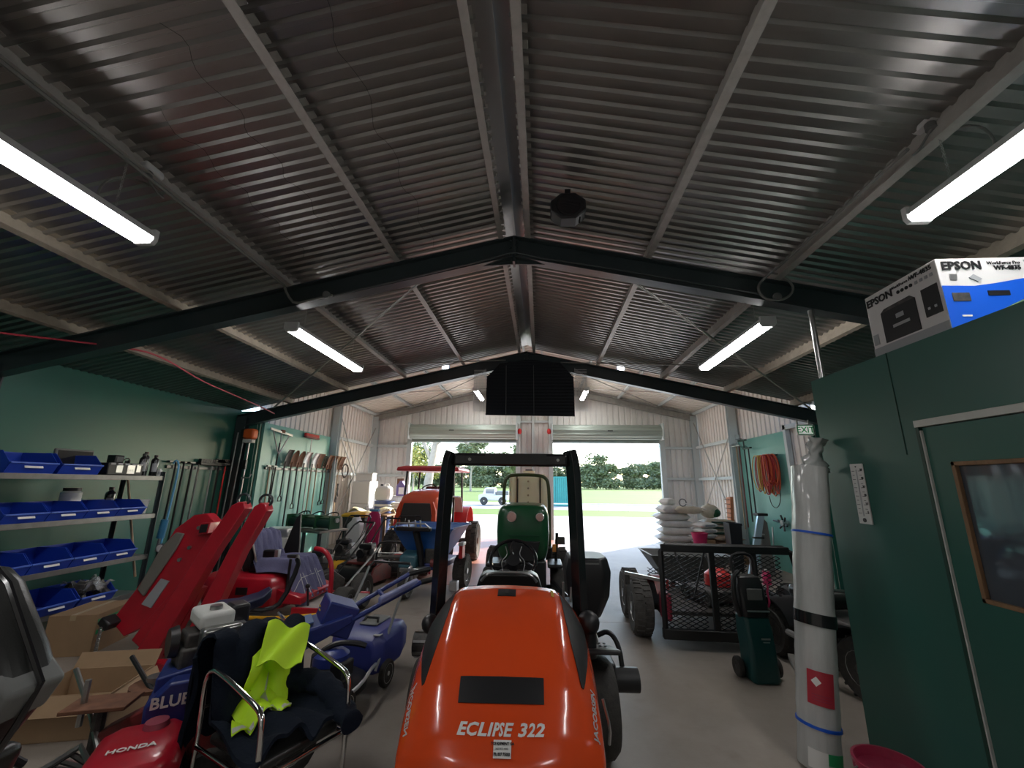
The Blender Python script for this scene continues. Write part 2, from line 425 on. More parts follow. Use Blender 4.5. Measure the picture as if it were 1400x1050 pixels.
# far shed roof
for sd, xw, vd in ((-1, FXL, cL), (1, FXR, cR)):
    corrugated('ceiling', (RX, Y1-.05, ZF), (0,1,0), vd, (0,0,1), Y2-Y1+.9, (abs(xw-RX)+.35)*ln, 'roof_cream', .2, .05, .02, 'pale cream roof lining of the far shed')
pf = structure(c_section(MB(), RX-.2, rz(RX-.2, ZF), Y1, Y2, .09).build('roof_purlin', 'column_grey'), 'pale grey purlins under the cream far roof')
for x in (.0, -1.7, -3.1, -4.5, 1.3, 2.6, 3.9): c_section(MB(), x, rz(x, ZF), Y1, Y2, .09).build('purlin', 'column_grey', pf)
# gable infill between the lower and the taller roof
structure(MB().prism([(FXL-.1, rz(FXL, ZN)+.12),(RX, ZN+.14),(FXR+.1, rz(FXR, ZN)+.12),(FXR+.1, rz(FXR, ZF)),(RX, ZF),(FXL-.1, rz(FXL, ZF))], 'y', Y1+.16, Y1+.18).build('trim_3', 'cladding'), 'steel gable infill where the two roofs step')

# walls of the near shed
structure(MB().bx(XL-.04, XL, Y0, Y1+.02, 0, rz(XL, ZN)-.01).build('wall_left', 'green_wall'), 'dark green painted lining behind the shelving')
structure(MB().bx(XR, XR+.04, Y0, Y1+.02, 0, rz(XR, ZN)-.01).build('wall_right', 'green_wall'), 'dark green lining beyond the office')
structure(MB().prism([(XL,0),(XR,0),(XR,rz(XR,ZN)),(RX,ZN),(XL,rz(XL,ZN))], 'y', Y0-.05, Y0).build('wall_back', 'cladding'), 'ribbed back wall behind the camera')
structure(MB().bx(XL-.04, FXL, Y1+.06, Y1+.1, 0, 3.1).build('wall_return', 'green_wall'), 'short green return wall between the sheds')
structure(MB().bx(FXR, XR+.04, Y1+.06, Y1+.1, 0, 3.1).build('wall_return', 'green_wall'), 'short green return wall beside the exit opening')
# walls of the far shed
zl, zr = rz(FXL, ZF), rz(FXR, ZF)
corrugated('wall_far_left', (FXL-.05, Y1+.05, 0), (0,1,0), (0,0,1), (-1,0,0), Y2-Y1-.05, zl, 'cladding_pink', .19, .04, .025, 'ribbed pale steel wall behind the hung shovels')
corrugated('wall_far_right', (FXR+.05, Y1+.05, 0), (0,1,0), (0,0,1), (1,0,0), Y2-Y1-.05, zr, 'cladding_pink', .19, .04, .025, 'ribbed pale steel wall behind the stacked bags')
DL0, DL1, DR0, DR1, DH = -4.38, -.83, .40, 3.87, 3.1
def end_top(x0): return lambda t: (0, rz(x0+t, ZF))
corrugated('wall_end', (FXL, Y2, 0), (1,0,0), (0,0,1), (0,1,0), DL0-FXL, end_top(FXL), 'cladding', .19, .04, .025, 'ribbed end wall between corner column and roller door')
corrugated('wall_end', (DL1, Y2, 0), (1,0,0), (0,0,1), (0,1,0), DR0-DL1, end_top(DL1), 'cladding', .19, .04, .025, 'ribbed pier between the two roller doors')
corrugated('wall_end', (DR1, Y2, 0), (1,0,0), (0,0,1), (0,1,0), FXR-DR1, end_top(DR1), 'cladding', .19, .04, .025, 'ribbed end wall beside the stacked bags')
corrugated('wall_end', (DL0, Y2, 0), (1,0,0), (0,0,1), (0,1,0), DL1-DL0, lambda t: (DH+.1, rz(DL0+t, ZF)), 'cladding', .19, .04, .025, 'ribbed gable above the roller door by the tractor')
corrugated('wall_end', (DR0, Y2, 0), (1,0,0), (0,0,1), (0,1,0), DR1-DR0, lambda t: (DH+.1, rz(DR0+t, ZF)), 'cladding', .19, .04, .025, 'ribbed gable above the roller door facing the driveway')
# door posts, girts, pier framing
po = structure(MB().bx(DL0-.16, DL0, Y2-.16, Y2-.02, 0, 3.65).build('door_post', 'column_grey'), 'grey steel posts framing the roller door openings')
for xa, xb in ((DL1, DL1+.14), (DR0-.14, DR0), (DR1, DR1+.16), (-.30, -.22)):
    MB().bx(xa, xb, Y2-.15, Y2-.02, 0, 3.65 if xa > 3 else 4.6).build('post', 'column_grey', po)
gi = structure(MB().bx(FXL, DL0-.16, Y2-.10, Y2-.02, 1.88, 1.96).build('wall_girt', 'column_grey'), 'grey steel wall girts of the far shed')
G = [(FXL, DL0-.16, 2.86), (DR1+.16, FXR, 1.88), (DR1+.16, FXR, 2.86)]
for xa, xb, z in G: MB().bx(xa, xb, Y2-.10, Y2-.02, z, z+.08).build('girt', 'column_grey', gi)
for xa, xb in ((DL1+.14, -.30), (-.22, DR0-.14)):
    for z in (2.30, 2.62, 3.72): MB().bx(xa, xb, Y2-.09, Y2-.02, z, z+.07).build('girt', 'column_grey', gi)
for x, s in ((FXL, 1), (FXR, -1)):
    for z in (1.88, 2.86, rz(x, ZF)-.10):
        MB().bx(min(x, x+s*.08), max(x, x+s*.08), 11.22, Y2-.05, z, z+.08).build('girt', 'column_grey', gi)
# rod and angle bracing
br = structure(MB().cyl((FXL+.12, 11.3, .5), (FXL+.12, 13.8, 3.5), .018, n=6).build('brace_rod', 'steel_grey'), 'thin diagonal bracing rods of wall and roof')
def rod(a, b, r=.016, m='steel_grey'): MB().cyl(a, b, r, n=6).build('rod', m, br)
rod((FXL+.12, 11.3, 3.5), (FXL+.12, 13.8, .5)); rod((FXL+.15, 11.35, 2.9), (FXL+.15, 12.4, 1.9), .03, 'white')
rod((FXR-.12, 11.3, 3.0), (FXR-.12, 13.2, 1.2)); rod((FXR-.12, 13.75, 3.7), (FXR-.12, 11.4, .7))
zb = lambda x: rz(x, ZN)-.14
rod((-1.1, 4.06, zb(-1.1)-.08), (-5.4, 7.9, zb(-5.4)-.02), .017); rod((.75, 4.06, zb(.75)-.08), (5.0, 7.9, zb(5.0)-.02), .017)
rod((-3.3, 6.6, zb(-3.3)), (-.7, 7.9, zb(-.7)-.1), .012); rod((.4, 7.9, zb(.4)-.1), (3.4, 6.3, zb(3.4)), .012)
zc = lambda x: rz(x, ZF)-.14
rod((-1.2, 11.25, zc(-1.2)), (-4.6, 13.8, zc(-4.6)), .014); rod((.7, 11.25, zc(.7)), (4.2, 13.8, zc(4.2)), .014)
rod((-4.6, 11.25, zc(-4.6)), (-1.2, 13.8, zc(-1.2)), .014); rod((4.2, 11.25, zc(4.2)), (.7, 13.8, zc(.7)), .014)
# post holding up the near rafter behind the office
structure(MB().cyl((2.66, 3.98, 0), (2.66, 3.98, 3.40), .024, n=12).build('prop_post', 'steel'), 'galvanised pipe prop between office and rafter')

# green lining panels in the far shed
lp = structure(MB().bx(FXL-.02, FXL+.02, 8.28, 11.0, 0, 2.88).build('wall_panel', 'green_panel'), 'pale green lining board behind the hung shovels')
rp = structure(MB().bx(FXR-.02, FXR+.02, 8.95, 11.05, 0, 2.84).build('wall_panel', 'green_panel'), 'pale green lining board behind the cord coil')
for a in ((8.86, 8.95, 0, 2.95), (11.05, 11.1, 0, 3.0)): MB().bx(FXR-.06, FXR+.03, *a).build('edge_trim', 'column_grey', rp)
MB().bx(FXR-.06, FXR+.03, 8.1, 8.95, 2.86, 2.95).build('edge_trim', 'column_grey', rp)
MB().bx(FXL-.02, FXL+.04, 8.2, 8.28, 0, 2.93).build('edge_trim', 'green_panel', lp)

# roller doors, curtain wound up on its drum
def roller(x0, x1, label, nx):
    d = tag(bpy.data.objects.new('roller_door', None), label, 'roller door', 'wound-up roller doors'); COL.objects.link(d); d.location = ((x0+x1)/2, 13.72, DH)
    h = (x1-x0)/2+.03
    pr = []
    n = 48
    for k in range(n):
        a = 2*PI*k/n; r = .235+.010*(1 if (k//3) % 2 else -1); pr.append((r*math.cos(a), .28+r*math.sin(a)))
    MB().prism(pr, 'x', -h, h).build('wound_curtain', 'roller_green', d, ang=12)
    MB().bx(-h+.02, h-.02, .14, .17, -.03, .22).build('hanging_slat', 'roller_green', d, .004)
    MB().bx(-h+.02, h-.02, .12, .19, -.07, -.02).build('bottom_rail', 'steel', d, .006)
    for s in (-1, 1):
        MB().bx(s*h-.02 if s < 0 else s*h-.02, s*h+.04 if s > 0 else s*h+.02, -.26, .27, .02, .56).build('end_bracket', 'column_grey', d, .01)
    MB().box((nx, -.242, .30), (.16,.012,.03)).build('pull_handle', 'black', d)
    s = 1 if nx > 0 else -1
    MB().sph((-s*0 + (h+.10 if x0 < -1 else -h-.10), -.12, .28), (.07,.09,.10)).build('chain_wheel', 'red_bright', d)
    MB().tube([((h+.10 if x0 < -1 else -h-.10), -.16, .26), ((h+.12 if x0 < -1 else -h-.12), -.16, -.4), ((h+.06 if x0 < -1 else -h-.06), -.16, -.75)], .012, 6).build('pull_chain', 'white', d)
    return d
roller(DL0, DL1, 'pale green roller door wound up above the red canopy tractor', -.35)
roller(DR0, DR1, 'pale green roller door wound up above the open driveway', .1)

# office box in the near shed
OX, OY, OH = 2.2, 3.43, 2.54
DY0, DY1, DZ = 1.66, 2.58, 2.09
of = structure(MB().bx(OX, OX+.09, DY1, OY, 0, OH).build('wall_office', 'office_green'), 'smooth dark green office partition wall')
MB().bx(OX, OX+.09, DY0, DY1, DZ, OH).build('panel', 'office_green', of)
MB().bx(OX, OX+.09, -1.5, DY0, 0, OH).build('panel', 'office_green', of)
MB().bx(OX+.09, XR-.02, OY-.09, OY, 0, OH).build('panel', 'office_green', of)
MB().bx(OX+.09, XR-.02, -1.5, OY-.09, OH-.08, OH-.01).build('panel', 'office_green', of)
MB().bx(OX-.004, OX, DY1+.09, DY1+.094, 1.9, OH).build('seam', 'dark_green', of)
dr = structure(tag(bpy.data.objects.new('door_1', None), 'dark green office door with a timber-beaded glass panel')); COL.objects.link(dr); dr.location = (OX, DY0, 0)
DW = DY1-DY0
WY0, WY1, WZ0, WZ1 = .18, .765, 1.15, 1.845
for a in ((.012, WY0, .01, DZ-.045), (WY1, DW-.03, .01, DZ-.045), (WY0, WY1, .01, WZ0), (WY0, WY1, WZ1, DZ-.045)):
    MB().bx(.012, .05, *a).build('door_leaf', 'office_green', dr)
MB().bx(.028, .034, WY0, WY1, WZ0, WZ1).build('pane', 'glass_dark', dr)
for a in ((WY0, WY0+.022, WZ0, WZ1), (WY1-.022, WY1, WZ0, WZ1), (WY0, WY1, WZ0, WZ0+.022), (WY0, WY1, WZ1-.022, WZ1)):
    MB().bx(.006, .028, *a).build('glazing_bead', 'wood', dr, .003)
MB().bx(-.008, .09, .0, DW, DZ-.04, DZ).build('door_head', 'white_plastic', dr, .003)
MB().bx(-.004, .09, DW-.022, DW-.002, 0, DZ-.04).build('door_jamb', 'dark_green', dr)
MB().bx(-.001, .03, DW-.031, DW-.022, 0, DZ-.06).build('door_jamb', 'white_plastic', dr)
# ================================================================== CEILING FITTINGS
def batten(x, y0, z, ln_, label, drop=.35):
    t = thing('batten_light', label, 'ceiling light', (x, y0, z), 0, 'ceiling batten lights')
    MB().prism([(-.075,.0),(.075,.0),(.05,.055),(-.05,.055)], 'y', 0, ln_).build('housing', 'lamp_case', t, .004)
    MB().prism([(-.072,-.002),(-.066,-.024),(-.050,-.045),(.050,-.045),(.066,-.024),(.072,-.002)], 'y', .02, ln_-.02).build('diffuser', 'lamp_on', t)
    for y in (0, ln_-.03): MB().prism([(-.08,.06),(-.08,-.02),(-.06,-.05),(.06,-.05),(.08,-.02),(.08,.06)], 'y', y-.005, y+.03).build('end_cap', 'lamp_case', t, .004)
    for y in (.25, ln_-.25):
        c = MB()
        k = 0; zz = .055
        while zz < drop:
            c.tube([(0,y,zz),(.008 if k % 2 else 0,y+(0 if k % 2 else .008),zz+.013),(0,y,zz+.026),(-.008 if k % 2 else 0,y-(0 if k % 2 else .008),zz+.013)], .0022, 4, True); zz += .022; k += 1
        c.build('hanging_chain', 'steel', t)
    return t
batten(-2.76, .66, 3.34, 1.75, 'glowing batten light hung over the shelving side of the near bay', .46)
batten(2.36, .70, 3.36, 1.75, 'glowing batten light hung above the printer box and office', .46)
batten(-2.76, 4.12, 3.36, 1.75, 'glowing batten light hung between dark frames over the red mower', .46)
batten(2.36, 4.18, 3.37, 1.75, 'glowing batten light hung between dark frames over the mesh trailer', .46)
batten(-2.76, -3.2, 3.36, 1.75, 'assumed batten light, unseen in the bay behind the seat', .46)  # assumed, out of view; kept for the light it throws on the roof ribs
batten(2.36, -3.2, 3.36, 1.75, 'assumed batten light, unseen in the bay behind the office', .46)  # other half of the assumed pair, unseen behind the camera
batten(-1.95, 11.9, 4.42, 1.5, 'glowing batten light under the cream roof by the tractor', .4)
batten(1.35, 11.9, 4.42, 1.5, 'glowing batten light under the cream roof by the driveway', .4)
def downlight(x, label):
    t = thing('flood_light', label, 'ceiling light', (x, 8.2, rz(x, ZN)-.02), 0, 'small flood lights above the far frame')
    MB().box((0,0,.0), (.16,.06,.10)).build('housing', 'lamp_case', t, .01)
    MB().box((0,-.034,0), (.13,.006,.075)).build('lens', mat('lamp_small', (1, 1, 1), emit=9), t)
    MB().box((0,.02,.07), (.03,.03,.08)).build('bracket', 'steel', t)
downlight(-1.98, 'small bright flood light above frame beside the wire purlin'); downlight(1.62, 'small bright flood light above frame over the driveway door')
def socket(x, y, z, label, s):
    t = thing('power_outlet', label, 'outlet', (x, y, z), 0, 'weatherproof outlets on purlins')
    MB().box((0,0,0), (.10,.14,.06), (0, -s*.22, 0)).build('cover', 'lamp_case', t, .015)
    MB().cyl((s*.02,-.02,-.03), (s*.03,-.03,-.075), .028, n=12).build('plug', 'grey_plastic', t)
    MB().tube([(s*.03,-.03,-.07),(s*.06,.04,-.16),(s*.02,.14,-.12),(-s*.04,.05,-.05),(-s*.12,-.12,-.12),(-s*.16,-.16,-.30),(-s*.10,-.10,-.42)], .007, 6, smooth=2).build('lead', 'cord_grey', t)
socket(-2.75, 2.3, 3.81, 'grey outlet with looped lead on the purlin above the shelving light', 1)
socket(2.36, 2.23, 3.86, 'grey outlet with looped lead on the purlin above the office light', -1)
# conduits clipped along the purlins and rafter
o = MB().tube([(-2.70,Y0+.2,3.73),(-2.70,3.80,3.73),(-2.68,3.86,3.62),(-2.60,3.89,3.52),(-2.40,3.90,3.58),(-2.2,3.90,3.62)], .014, 6, smooth=1).build('cable_conduit', 'cord_grey'); tag(o, 'grey cable along purlin dropping in a loop onto frame by shelving', 'cable')
o = MB().tube([(2.27,2.3,3.74),(2.27,3.7,3.74),(2.25,3.85,3.74),(2.12,3.88,3.62),(2.18,3.89,3.48),(2.38,3.89,3.47),(2.50,3.89,3.60),(2.38,3.88,3.74),(2.26,3.87,3.76)], .012, 6, smooth=2).build('cable_conduit', 'cord_grey'); tag(o, 'grey cable ending in a round loop on frame near the printer box', 'cable')
o = MB().cyl((2.30,3.88,3.50), (2.30,3.86,3.50), .04, n=14).build('junction_cap', 'grey_plastic'); tag(o, 'round grey junction cover on the frame inside cable loop', 'junction box')
o = MB().cyl((-2.26,3.90,3.62), (-2.26,3.87,3.62), .04, n=14).build('junction_cap', 'grey_plastic'); tag(o, 'round grey junction cover on the frame at the cable end', 'junction box')
o = MB().tube([(-2.2,3.92,3.63),(-1.2,3.92,3.86),(-.5,3.92,4.02),(-.28,3.92,4.10),(-.05,3.92,4.02),(.6,3.92,3.90),(2.2,3.92,3.55)], .011, 6, smooth=2).build('cable_conduit', 'steel_dark'); tag(o, 'dark cable clipped along the frame beneath the ridge', 'cable')
o = MB().tube([(-5.9,2.2,2.93),(-5.4,3.3,3.05),(-4.75,4.15,3.16),(-4.72,4.6,3.20),(-4.86,5.4,3.08),(-5.0,6.2,3.06),(-5.1,7.0,3.02),(-5.3,7.8,3.0)], .011, 6, smooth=2).build('hanging_hose', mat('hose_pink', (.55,.06,.09), .4)); tag(o, 'thin pink hose strung beneath the purlins over the green wall', 'hose')
# fine bird wires hanging under the sheets
for i, (x, ya, yb) in enumerate(((-1.95,1.5,3.3),(-1.15,1.5,3.9),(-2.35,1.9,3.6))):
    P = [(x+.05*math.sin(k*1.7+i), ya+(yb-ya)*k/16, rz(x, ZN)-.035-(.02 if k % 2 else .05)) for k in range(17)]
    o = MB().tube(P, .0016, 4, smooth=1).build('loose_wire', 'black'); tag(o, ['thin dark wire sagging under roof ribs beside the ridge purlins', 'thin dark wire sagging under roof ribs nearest the ridge', 'thin dark wire sagging under roof ribs beside the outlet'][i], 'wire')
# round black loudspeaker
t = thing('roof_speaker', 'black octagonal loudspeaker hung under the roof sheets near ridge', 'speaker', (.245, 3.2, 4.05), 0)
o8 = [(.165*math.cos(PI/8+k*PI/4)*1.0, .135*math.sin(PI/8+k*PI/4)) for k in range(8)]
MB().prism(o8, 'y', -.07, .07).build('cabinet', 'black', t, .012)
MB().lathe([(.02,-.085),(.10,-.078),(.105,-.065)], (0,0,0), 'y', 16).build('cone', 'black_gloss', t)
MB().box((0,.0,.15), (.05,.04,.10)).build('bracket', 'black', t); MB().box((.08,-.06,.07), (.09,.01,.04)).build('badge', 'grey_plastic', t)
MB().tube([(.10,-.05,-.11),(.09,-.06,-.17)], .007, 6).build('lead', 'black', t)
# mesh draught screen hanging from the far frame
t = thing('shade_net', 'black woven shade net hanging from the far frame apex', 'net', (RX+.07, 7.86, 3.0), 0)
out = lambda u: .0
zt = lambda x: min(1.12, 1.18-.24*abs(x)) if abs(x) > .62 else 1.05
net = MB(); n = 36
for k in range(n+1):      # horizontal woven strips
    z = .0+1.05*k/n; h = .86
    if z > .78: h = .86-(z-.78)*1.6
    net.add([(-h,0,z-.004),(h,0,z-.004+.01),(h,0.012,z+.020),(-h,0.012,z+.020)], [(0,1,2,3)])
net.build('woven_strips', 'shade_strip', t, kind='stuff')
MB().prism([(-.855,-.01),(.86,-.035),(.85,.75),(.60,1.03),(.1,1.1),(-.1,1.1),(-.60,1.03),(-.85,.75)], 'y', .022, .03).build('backing_net', 'shade_net', t)
for x in (-.46, .08): MB().tube([(x,-.012,0),(x-.01,-.012,.98)], .006, 5).build('hanging_cord', 'grey_plastic', t)
for s in (-1, 1):
    m = MB()
    for k in range(9): m.bx(s*(.88+.028*k)-.004, s*(.88+.028*k)+.004, .01, .014, .06, .92-abs(k)*.02)
    for k in range(28): m.bx(min(s*.87, s*1.11), max(s*.87, s*1.11), .01, .014, .08+.03*k-.004, .08+.03*k+.004)
    m.build('open_mesh', 'lamp_case', t, kind='stuff')
# exit sign
t = thing('exit_sign', 'green and white exit sign above the side opening', 'sign', (4.80, 7.86, 2.72), 0)
MB().box((0,0,0), (.30,.04,.20)).build('case', 'white', t, .006)
MB().box((0,-.022,0), (.275,.004,.165)).build('face', mat('exit_face', (.72,.82,.72), emit=.4), t)
text_mesh('lettering', 'EXIT', .15, 'sign_green', t, face_m((0,-.026,-.005), (1,0,0), (0,0,1)), bold=.002)
for a in ((0,.0775,.275,.012),(0,-.0775,.275,.012),(-.132,0,.012,.165),(.132,0,.012,.165)): MB().box((a[0],-.0245,a[1]), (a[2],.003,a[3])).build('border', 'sign_green', t)
MB().box((-.1,.03,.12), (.02,.02,.14)).build('bracket', 'steel', t); MB().box((.1,.03,.12), (.02,.02,.14)).build('bracket', 'steel', t)

# ================================================================== OFFICE CORNER
# printer carton on the office roof
t = thing('printer_carton', 'white and blue printer carton on the office roof edge', 'box', (2.215, 2.25, OH), 0)
BW, BD, BH = .56, .52, .42
MB().bx(0, BW, 0, BD, 0, BH).build('carton', 'box_white', t, .004)
MB().add([(.0,-.002,.0),(BW,-.002,.0),(BW,-.002,.30),(BW*.75,-.002,.29),(BW*.5,-.002,.265),(BW*.3,-.002,.25),(0,-.002,.255)], [(0,1,2,3,4,5,6)]).build('blue_print', 'epson_blue', t, normals=False)
fx = lambda x, z: face_m((x,-.004,z), (1,0,0), (0,0,1))
fy = lambda y, z: face_m((-.003,y,z), (0,-1,0), (0,0,1))
text_mesh('lettering', 'EPSON', .068, 'black', t, fx(.125,.372), bold=.002)
text_mesh('lettering', 'WorkForce Pro', .026, 'black', t, fx(.345,.385)); text_mesh('lettering', 'WF-4835', .036, 'black', t, fx(.36,.355), bold=.0008)
text_mesh('lettering', 'EPSON', .068, 'black', t, fy(.405,.362), bold=.002)
text_mesh('lettering', 'WorkForce Pro', .026, 'black', t, fy(.225,.385)); text_mesh('lettering', 'WF-4835', .038, 'black', t, fy(.10,.388), bold=.0008)
for k in range(4): MB().cyl((-.001,.262-k*.03,.345), (-.004,.262-k*.03,.345), .011, n=12).build('feature_icon', 'black', t)
for k in range(4): MB().box((-.003,.135-k*.032,.345), (.003,.018,.018)).build('feature_icon', 'print_grey', t)
pr = MB().box((-.002,.29,.165), (.004,.25,.20)).build('printer_picture', 'black', t)
MB().prism([(.165,.265),(.415,.265),(.385,.285),(.195,.29)], 'x', -.004, -.0005).build('printer_picture', 'engine', t)
MB().box((-.005,.28,.205), (.003,.055,.028)).build('screen_picture', 'print_grey', t); MB().box((-.005,.28,.15), (.003,.12,.018)).build('tray_picture', 'alu', t)
MB().box((-.002,.07,.20), (.004,.10,.17)).build('ink_picture', 'black', t)
for y in (.05,.09): MB().box((-.005,y,.16), (.003,.014,.014)).build('ink_picture', 'alu', t)
MB().bx(-.0025, 0, .0, BD, .0, .055).build('grey_print', 'print_grey', t); MB().box((-.003,.485,.11), (.003,.04,.07)).build('picture', 'print_grey', t)
MB().box((.085,-.004,.185), (.09,.003,.05)).build('device_picture', 'engine', t, .002); MB().box((.28,-.004,.205), (.11,.003,.028)).build('device_picture', 'black', t)
MB().box((.09,-.004,.075), (.05,.003,.010)).build('caption_print', 'white', t); MB().prism([(.15,.30),(.19,.275),(.215,.29),(.175,.32)], 'y', -.005, -.001).build('picture', 'print_grey', t)
for z in (.395,.37,.34,.32): MB().box((.50,-.004,z), (.10,.002,.010)).build('caption_print', 'print_grey', t)
MB().box((.07,-.004,.305), (.035,.002,.035)).build('caption_print', 'alu', t)
# clutter next to the carton on the office roof
o = MB().tube([(2.30,2.10,2.56),(2.36,2.02,2.60),(2.30,1.95,2.57),(2.38,1.98,2.56)], .012, 6, smooth=2).build('plastic_strap', mat('strap_green', (.10,.20,.10), .4)); tag(o, 'loose green strap on the office roof before the carton', 'strap')
# thermometer
t = thing('wall_thermometer', 'tall white wall thermometer on the green office wall', 'thermometer', (OX-.006, 3.09, 1.665), 0)
MB().box((0,0,0), (.010,.115,.40)).build('plate', 'white', t, .003)
MB().cyl((-.008,0,-.15), (-.008,0,.16), .004, n=8).build('tube', 'alu', t)
for k in range(11): MB().box((-.006,-.032,.15-k*.028), (.002,.030 if k % 2 == 0 else .018,.003)).build('scale_mark', 'black', t); MB().box((-.006,.032,.15-k*.028), (.002,.026 if k % 2 == 0 else .016,.003)).build('scale_mark', 'black', t)
for k in range(6): text_mesh('numeral', str(50-k*10), .022, 'black', t, face_m((-.006,-.042,.158-k*.056), (0,-1,0), (0,0,1)))
MB().cyl((-.006,0,-.175), (-.010,0,-.175), .014, n=12).build('bulb', 'black', t); MB().cyl((-.006,0,.18), (-.009,0,.18), .005, n=8).build('hanging_hole', 'black', t)
# wrapped roll leaning in the corner
t = thing('wrapped_roll', 'tall white plastic-wrapped roll leaning against the office corner', 'roll', (1.735, 3.20, 0), 0, rot=(-.06, .150, 0))
rings = []
for k in range(41):
    z = 1.87*k/40; r = .115+.0015*math.sin(k*1.1)+.001*math.sin(k*2.7+1)
    rings.append([(r*(1+.018*math.sin(5*a+z*1.1)+.014*math.sin(13*a-z*1.7))*math.cos(a), r*(1+.018*math.sin(5*a+z*1.1)+.014*math.sin(13*a-z*1.7))*math.sin(a), z) for a in [2*PI*j/40 for j in range(40)]])
MB().loft(rings).build('wrapping', 'wrap', t, ang=80)
q = []
for k in range(13):
    f = k/12; r = .085*(1-f)**2.2+.024+.05*max(0, f-.5)*1.6
    q.append([(.02-.03*f+r*(1+.35*math.sin(3*a+k*1.3)+.15*math.sin(7*a))*math.cos(a)+.07*f, r*.7*(1+.25*math.sin(4*a-k))*math.sin(a), 1.86+.24*f) for a in [2*PI*j/24 for j in range(24)]])
MB().loft(q).build('twisted_end', 'wrap', t, ang=80)
for z, m, h in ((1.40,'epson_blue',.014),(.235,'epson_blue',.016)): MB().lathe([(.121,z-h/2),(.124,z-h/2),(.124,z+h/2),(.121,z+h/2)], (0,0,0), 'z', 28).build('strap', m, t)
MB().lathe([(.1205,.81),(.1235,.81),(.1235,.885),(.1205,.885)], (0,0,0), 'z', 28).build('black_tape', 'black_gloss', t)
def on_roll(name, a0, a1, z0, z1, m, r=.124):
    return MB().grid(lambda u, v: (r*math.cos(a0+(a1-a0)*u), r*math.sin(a0+(a1-a0)*u), z0+(z1-z0)*v), 12, 1, .002).build(name, m, t)
on_roll('red_label', -2.55, -1.35, .36, .55, 'red_label'); on_roll('green_label', -1.75, -.9, .06, .12, 'green_print', .1245); on_roll('white_label', -2.6, -1.75, -.0+.02, .12, 'white')
MB().add([Vector((.1275*math.cos(-2.15+a), .1275*math.sin(-2.15+a), .49+z)) for a, z in ((-.22,0),(0,-.028),(.22,0),(0,.028))], [(0,1,2,3)]).build('label_mark', 'white', t)
for z in (.385, .40, .415): on_roll('label_line', -2.35, -1.5, z, z+.004, 'pink_bucket', .1262)
# pink bucket
t = thing('bucket', 'pink plastic bucket standing at the foot of the office wall', 'bucket', (1.80, 2.68, 0), 0)
MB().lathe([(.0,.0),(.11,.0),(.115,.02),(.148,.29),(.158,.295),(.158,.315),(.146,.315),(.140,.28),(.105,.03),(.0,.028)], (0,0,0), 'z', 32).build('shell', 'pink_bucket', t)
MB().lathe([(.150,.26),(.1545,.26),(.1555,.272),(.151,.272)], (0,0,0), 'z', 32).build('rim_band', 'pink_bucket', t)
MB().tube([(.16*math.cos(a), .16*math.sin(a)*.98-.03*math.sin(a), .29-.10*math.sin(a)) for a in [PI*k/14 for k in range(15)]], .004, 6).build('handle', 'steel', t)
# timber and pipes lying behind the roll
o = MB().box((2.02, 3.75, .16), (.05, 1.3, .035), (.10, 0, -.35)).build('timber_batten', 'steel', bevel=.004); tag(o, 'pale metal bar lying behind the wrapped roll', 'bar')
# ================================================================== LEFT WALL: SHELVING
SX, SD, SY0, SY1 = -5.2, .56, 3.3, 5.50
SZ = (1.74, 1.25, .735, .29)
t = thing('storage_shelf', 'grey steel storage shelving against the green wall', 'shelving', (SX, SY0, 0), 0)
for z in SZ:
    s = MB().bx(-SD, 0, 0, SY1-SY0, z-.018, z).build('shelf', 'shelf_steel', t, .003)
    MB().bx(-.006, .006, -.01, SY1-SY0+.01, z-.055, z+.002).build('front_rail', 'shelf_steel', s, .003)
for x in (0, -SD):
    for y in (0, SY1-SY0):
        p = MB().bx(x-.022, x+.022, y-.003, y+.003, 0, 1.95 if x < 0 else 1.80).bx(x-.022, x-.018, y-.035, y, 0, 1.95 if x < 0 else 1.80).build('upright', 'steel_dark', t)
        m = MB()
        for k in range(30): m.cyl((x, y+.004, .08+k*.055), (x, y+.0055, .08+k*.055), .007, n=6)
        m.build('slot_holes', 'alu', p)
MB().cyl((-SD+.03,SY1-SY0+.01,1.70), (-.12,SY1-SY0+.01,.45), .014, n=8).build('brace', 'wood_handle', t)
def stack_bin(loc, label, wd=.36, dp=.46, h=.19, rzv=0, rot=None, cards=1):
    b = thing('storage_bin', label, 'bin', loc, rzv, 'blue parts bins on the shelving', rot)
    th = .006
    side = [(-dp,0),(-.05,0),(.0,h*.45),(-.015,h*.5),(-.12,h),(-dp,h)]
    for y in (0, wd-th): MB().prism([(p[0], p[1]) for p in side], 'y', y, y+th).build('side', 'blue_bin', b, .002)
    MB().bx(-dp, -.05, th, wd-th, 0, th).build('base', 'blue_bin', b); MB().bx(-dp, -dp+th, th, wd-th, th, h).build('back', 'blue_bin', b)
    f = MB().add([(-.05,0,0),(0,0,h*.45),(0,wd,h*.45),(-.05,wd,0),(-.056,0,.004),(-.008,0,h*.45),(-.008,wd,h*.45),(-.056,wd,.004)], [(0,1,2,3),(4,7,6,5),(1,5,6,2),(0,3,7,4),(0,4,5,1),(3,2,6,7)]).build('front', 'blue_bin', b)
    MB().bx(-.012, .010, 0, wd, h*.45-.004, h*.45+.012).build('rim', mat('bin_rim', (.06,.13,.55), .35), b, .002)
    MB().box((-.010,wd*.5,h*.30), (.004,wd*.38,.030), (0,-.52,0)).build('label_card', 'white', f)
    return b
def at_shelf(i, dx=-.0): return SX+dx
N4 = ['first', 'second', 'third', 'fourth', 'fifth']
y = 5.33
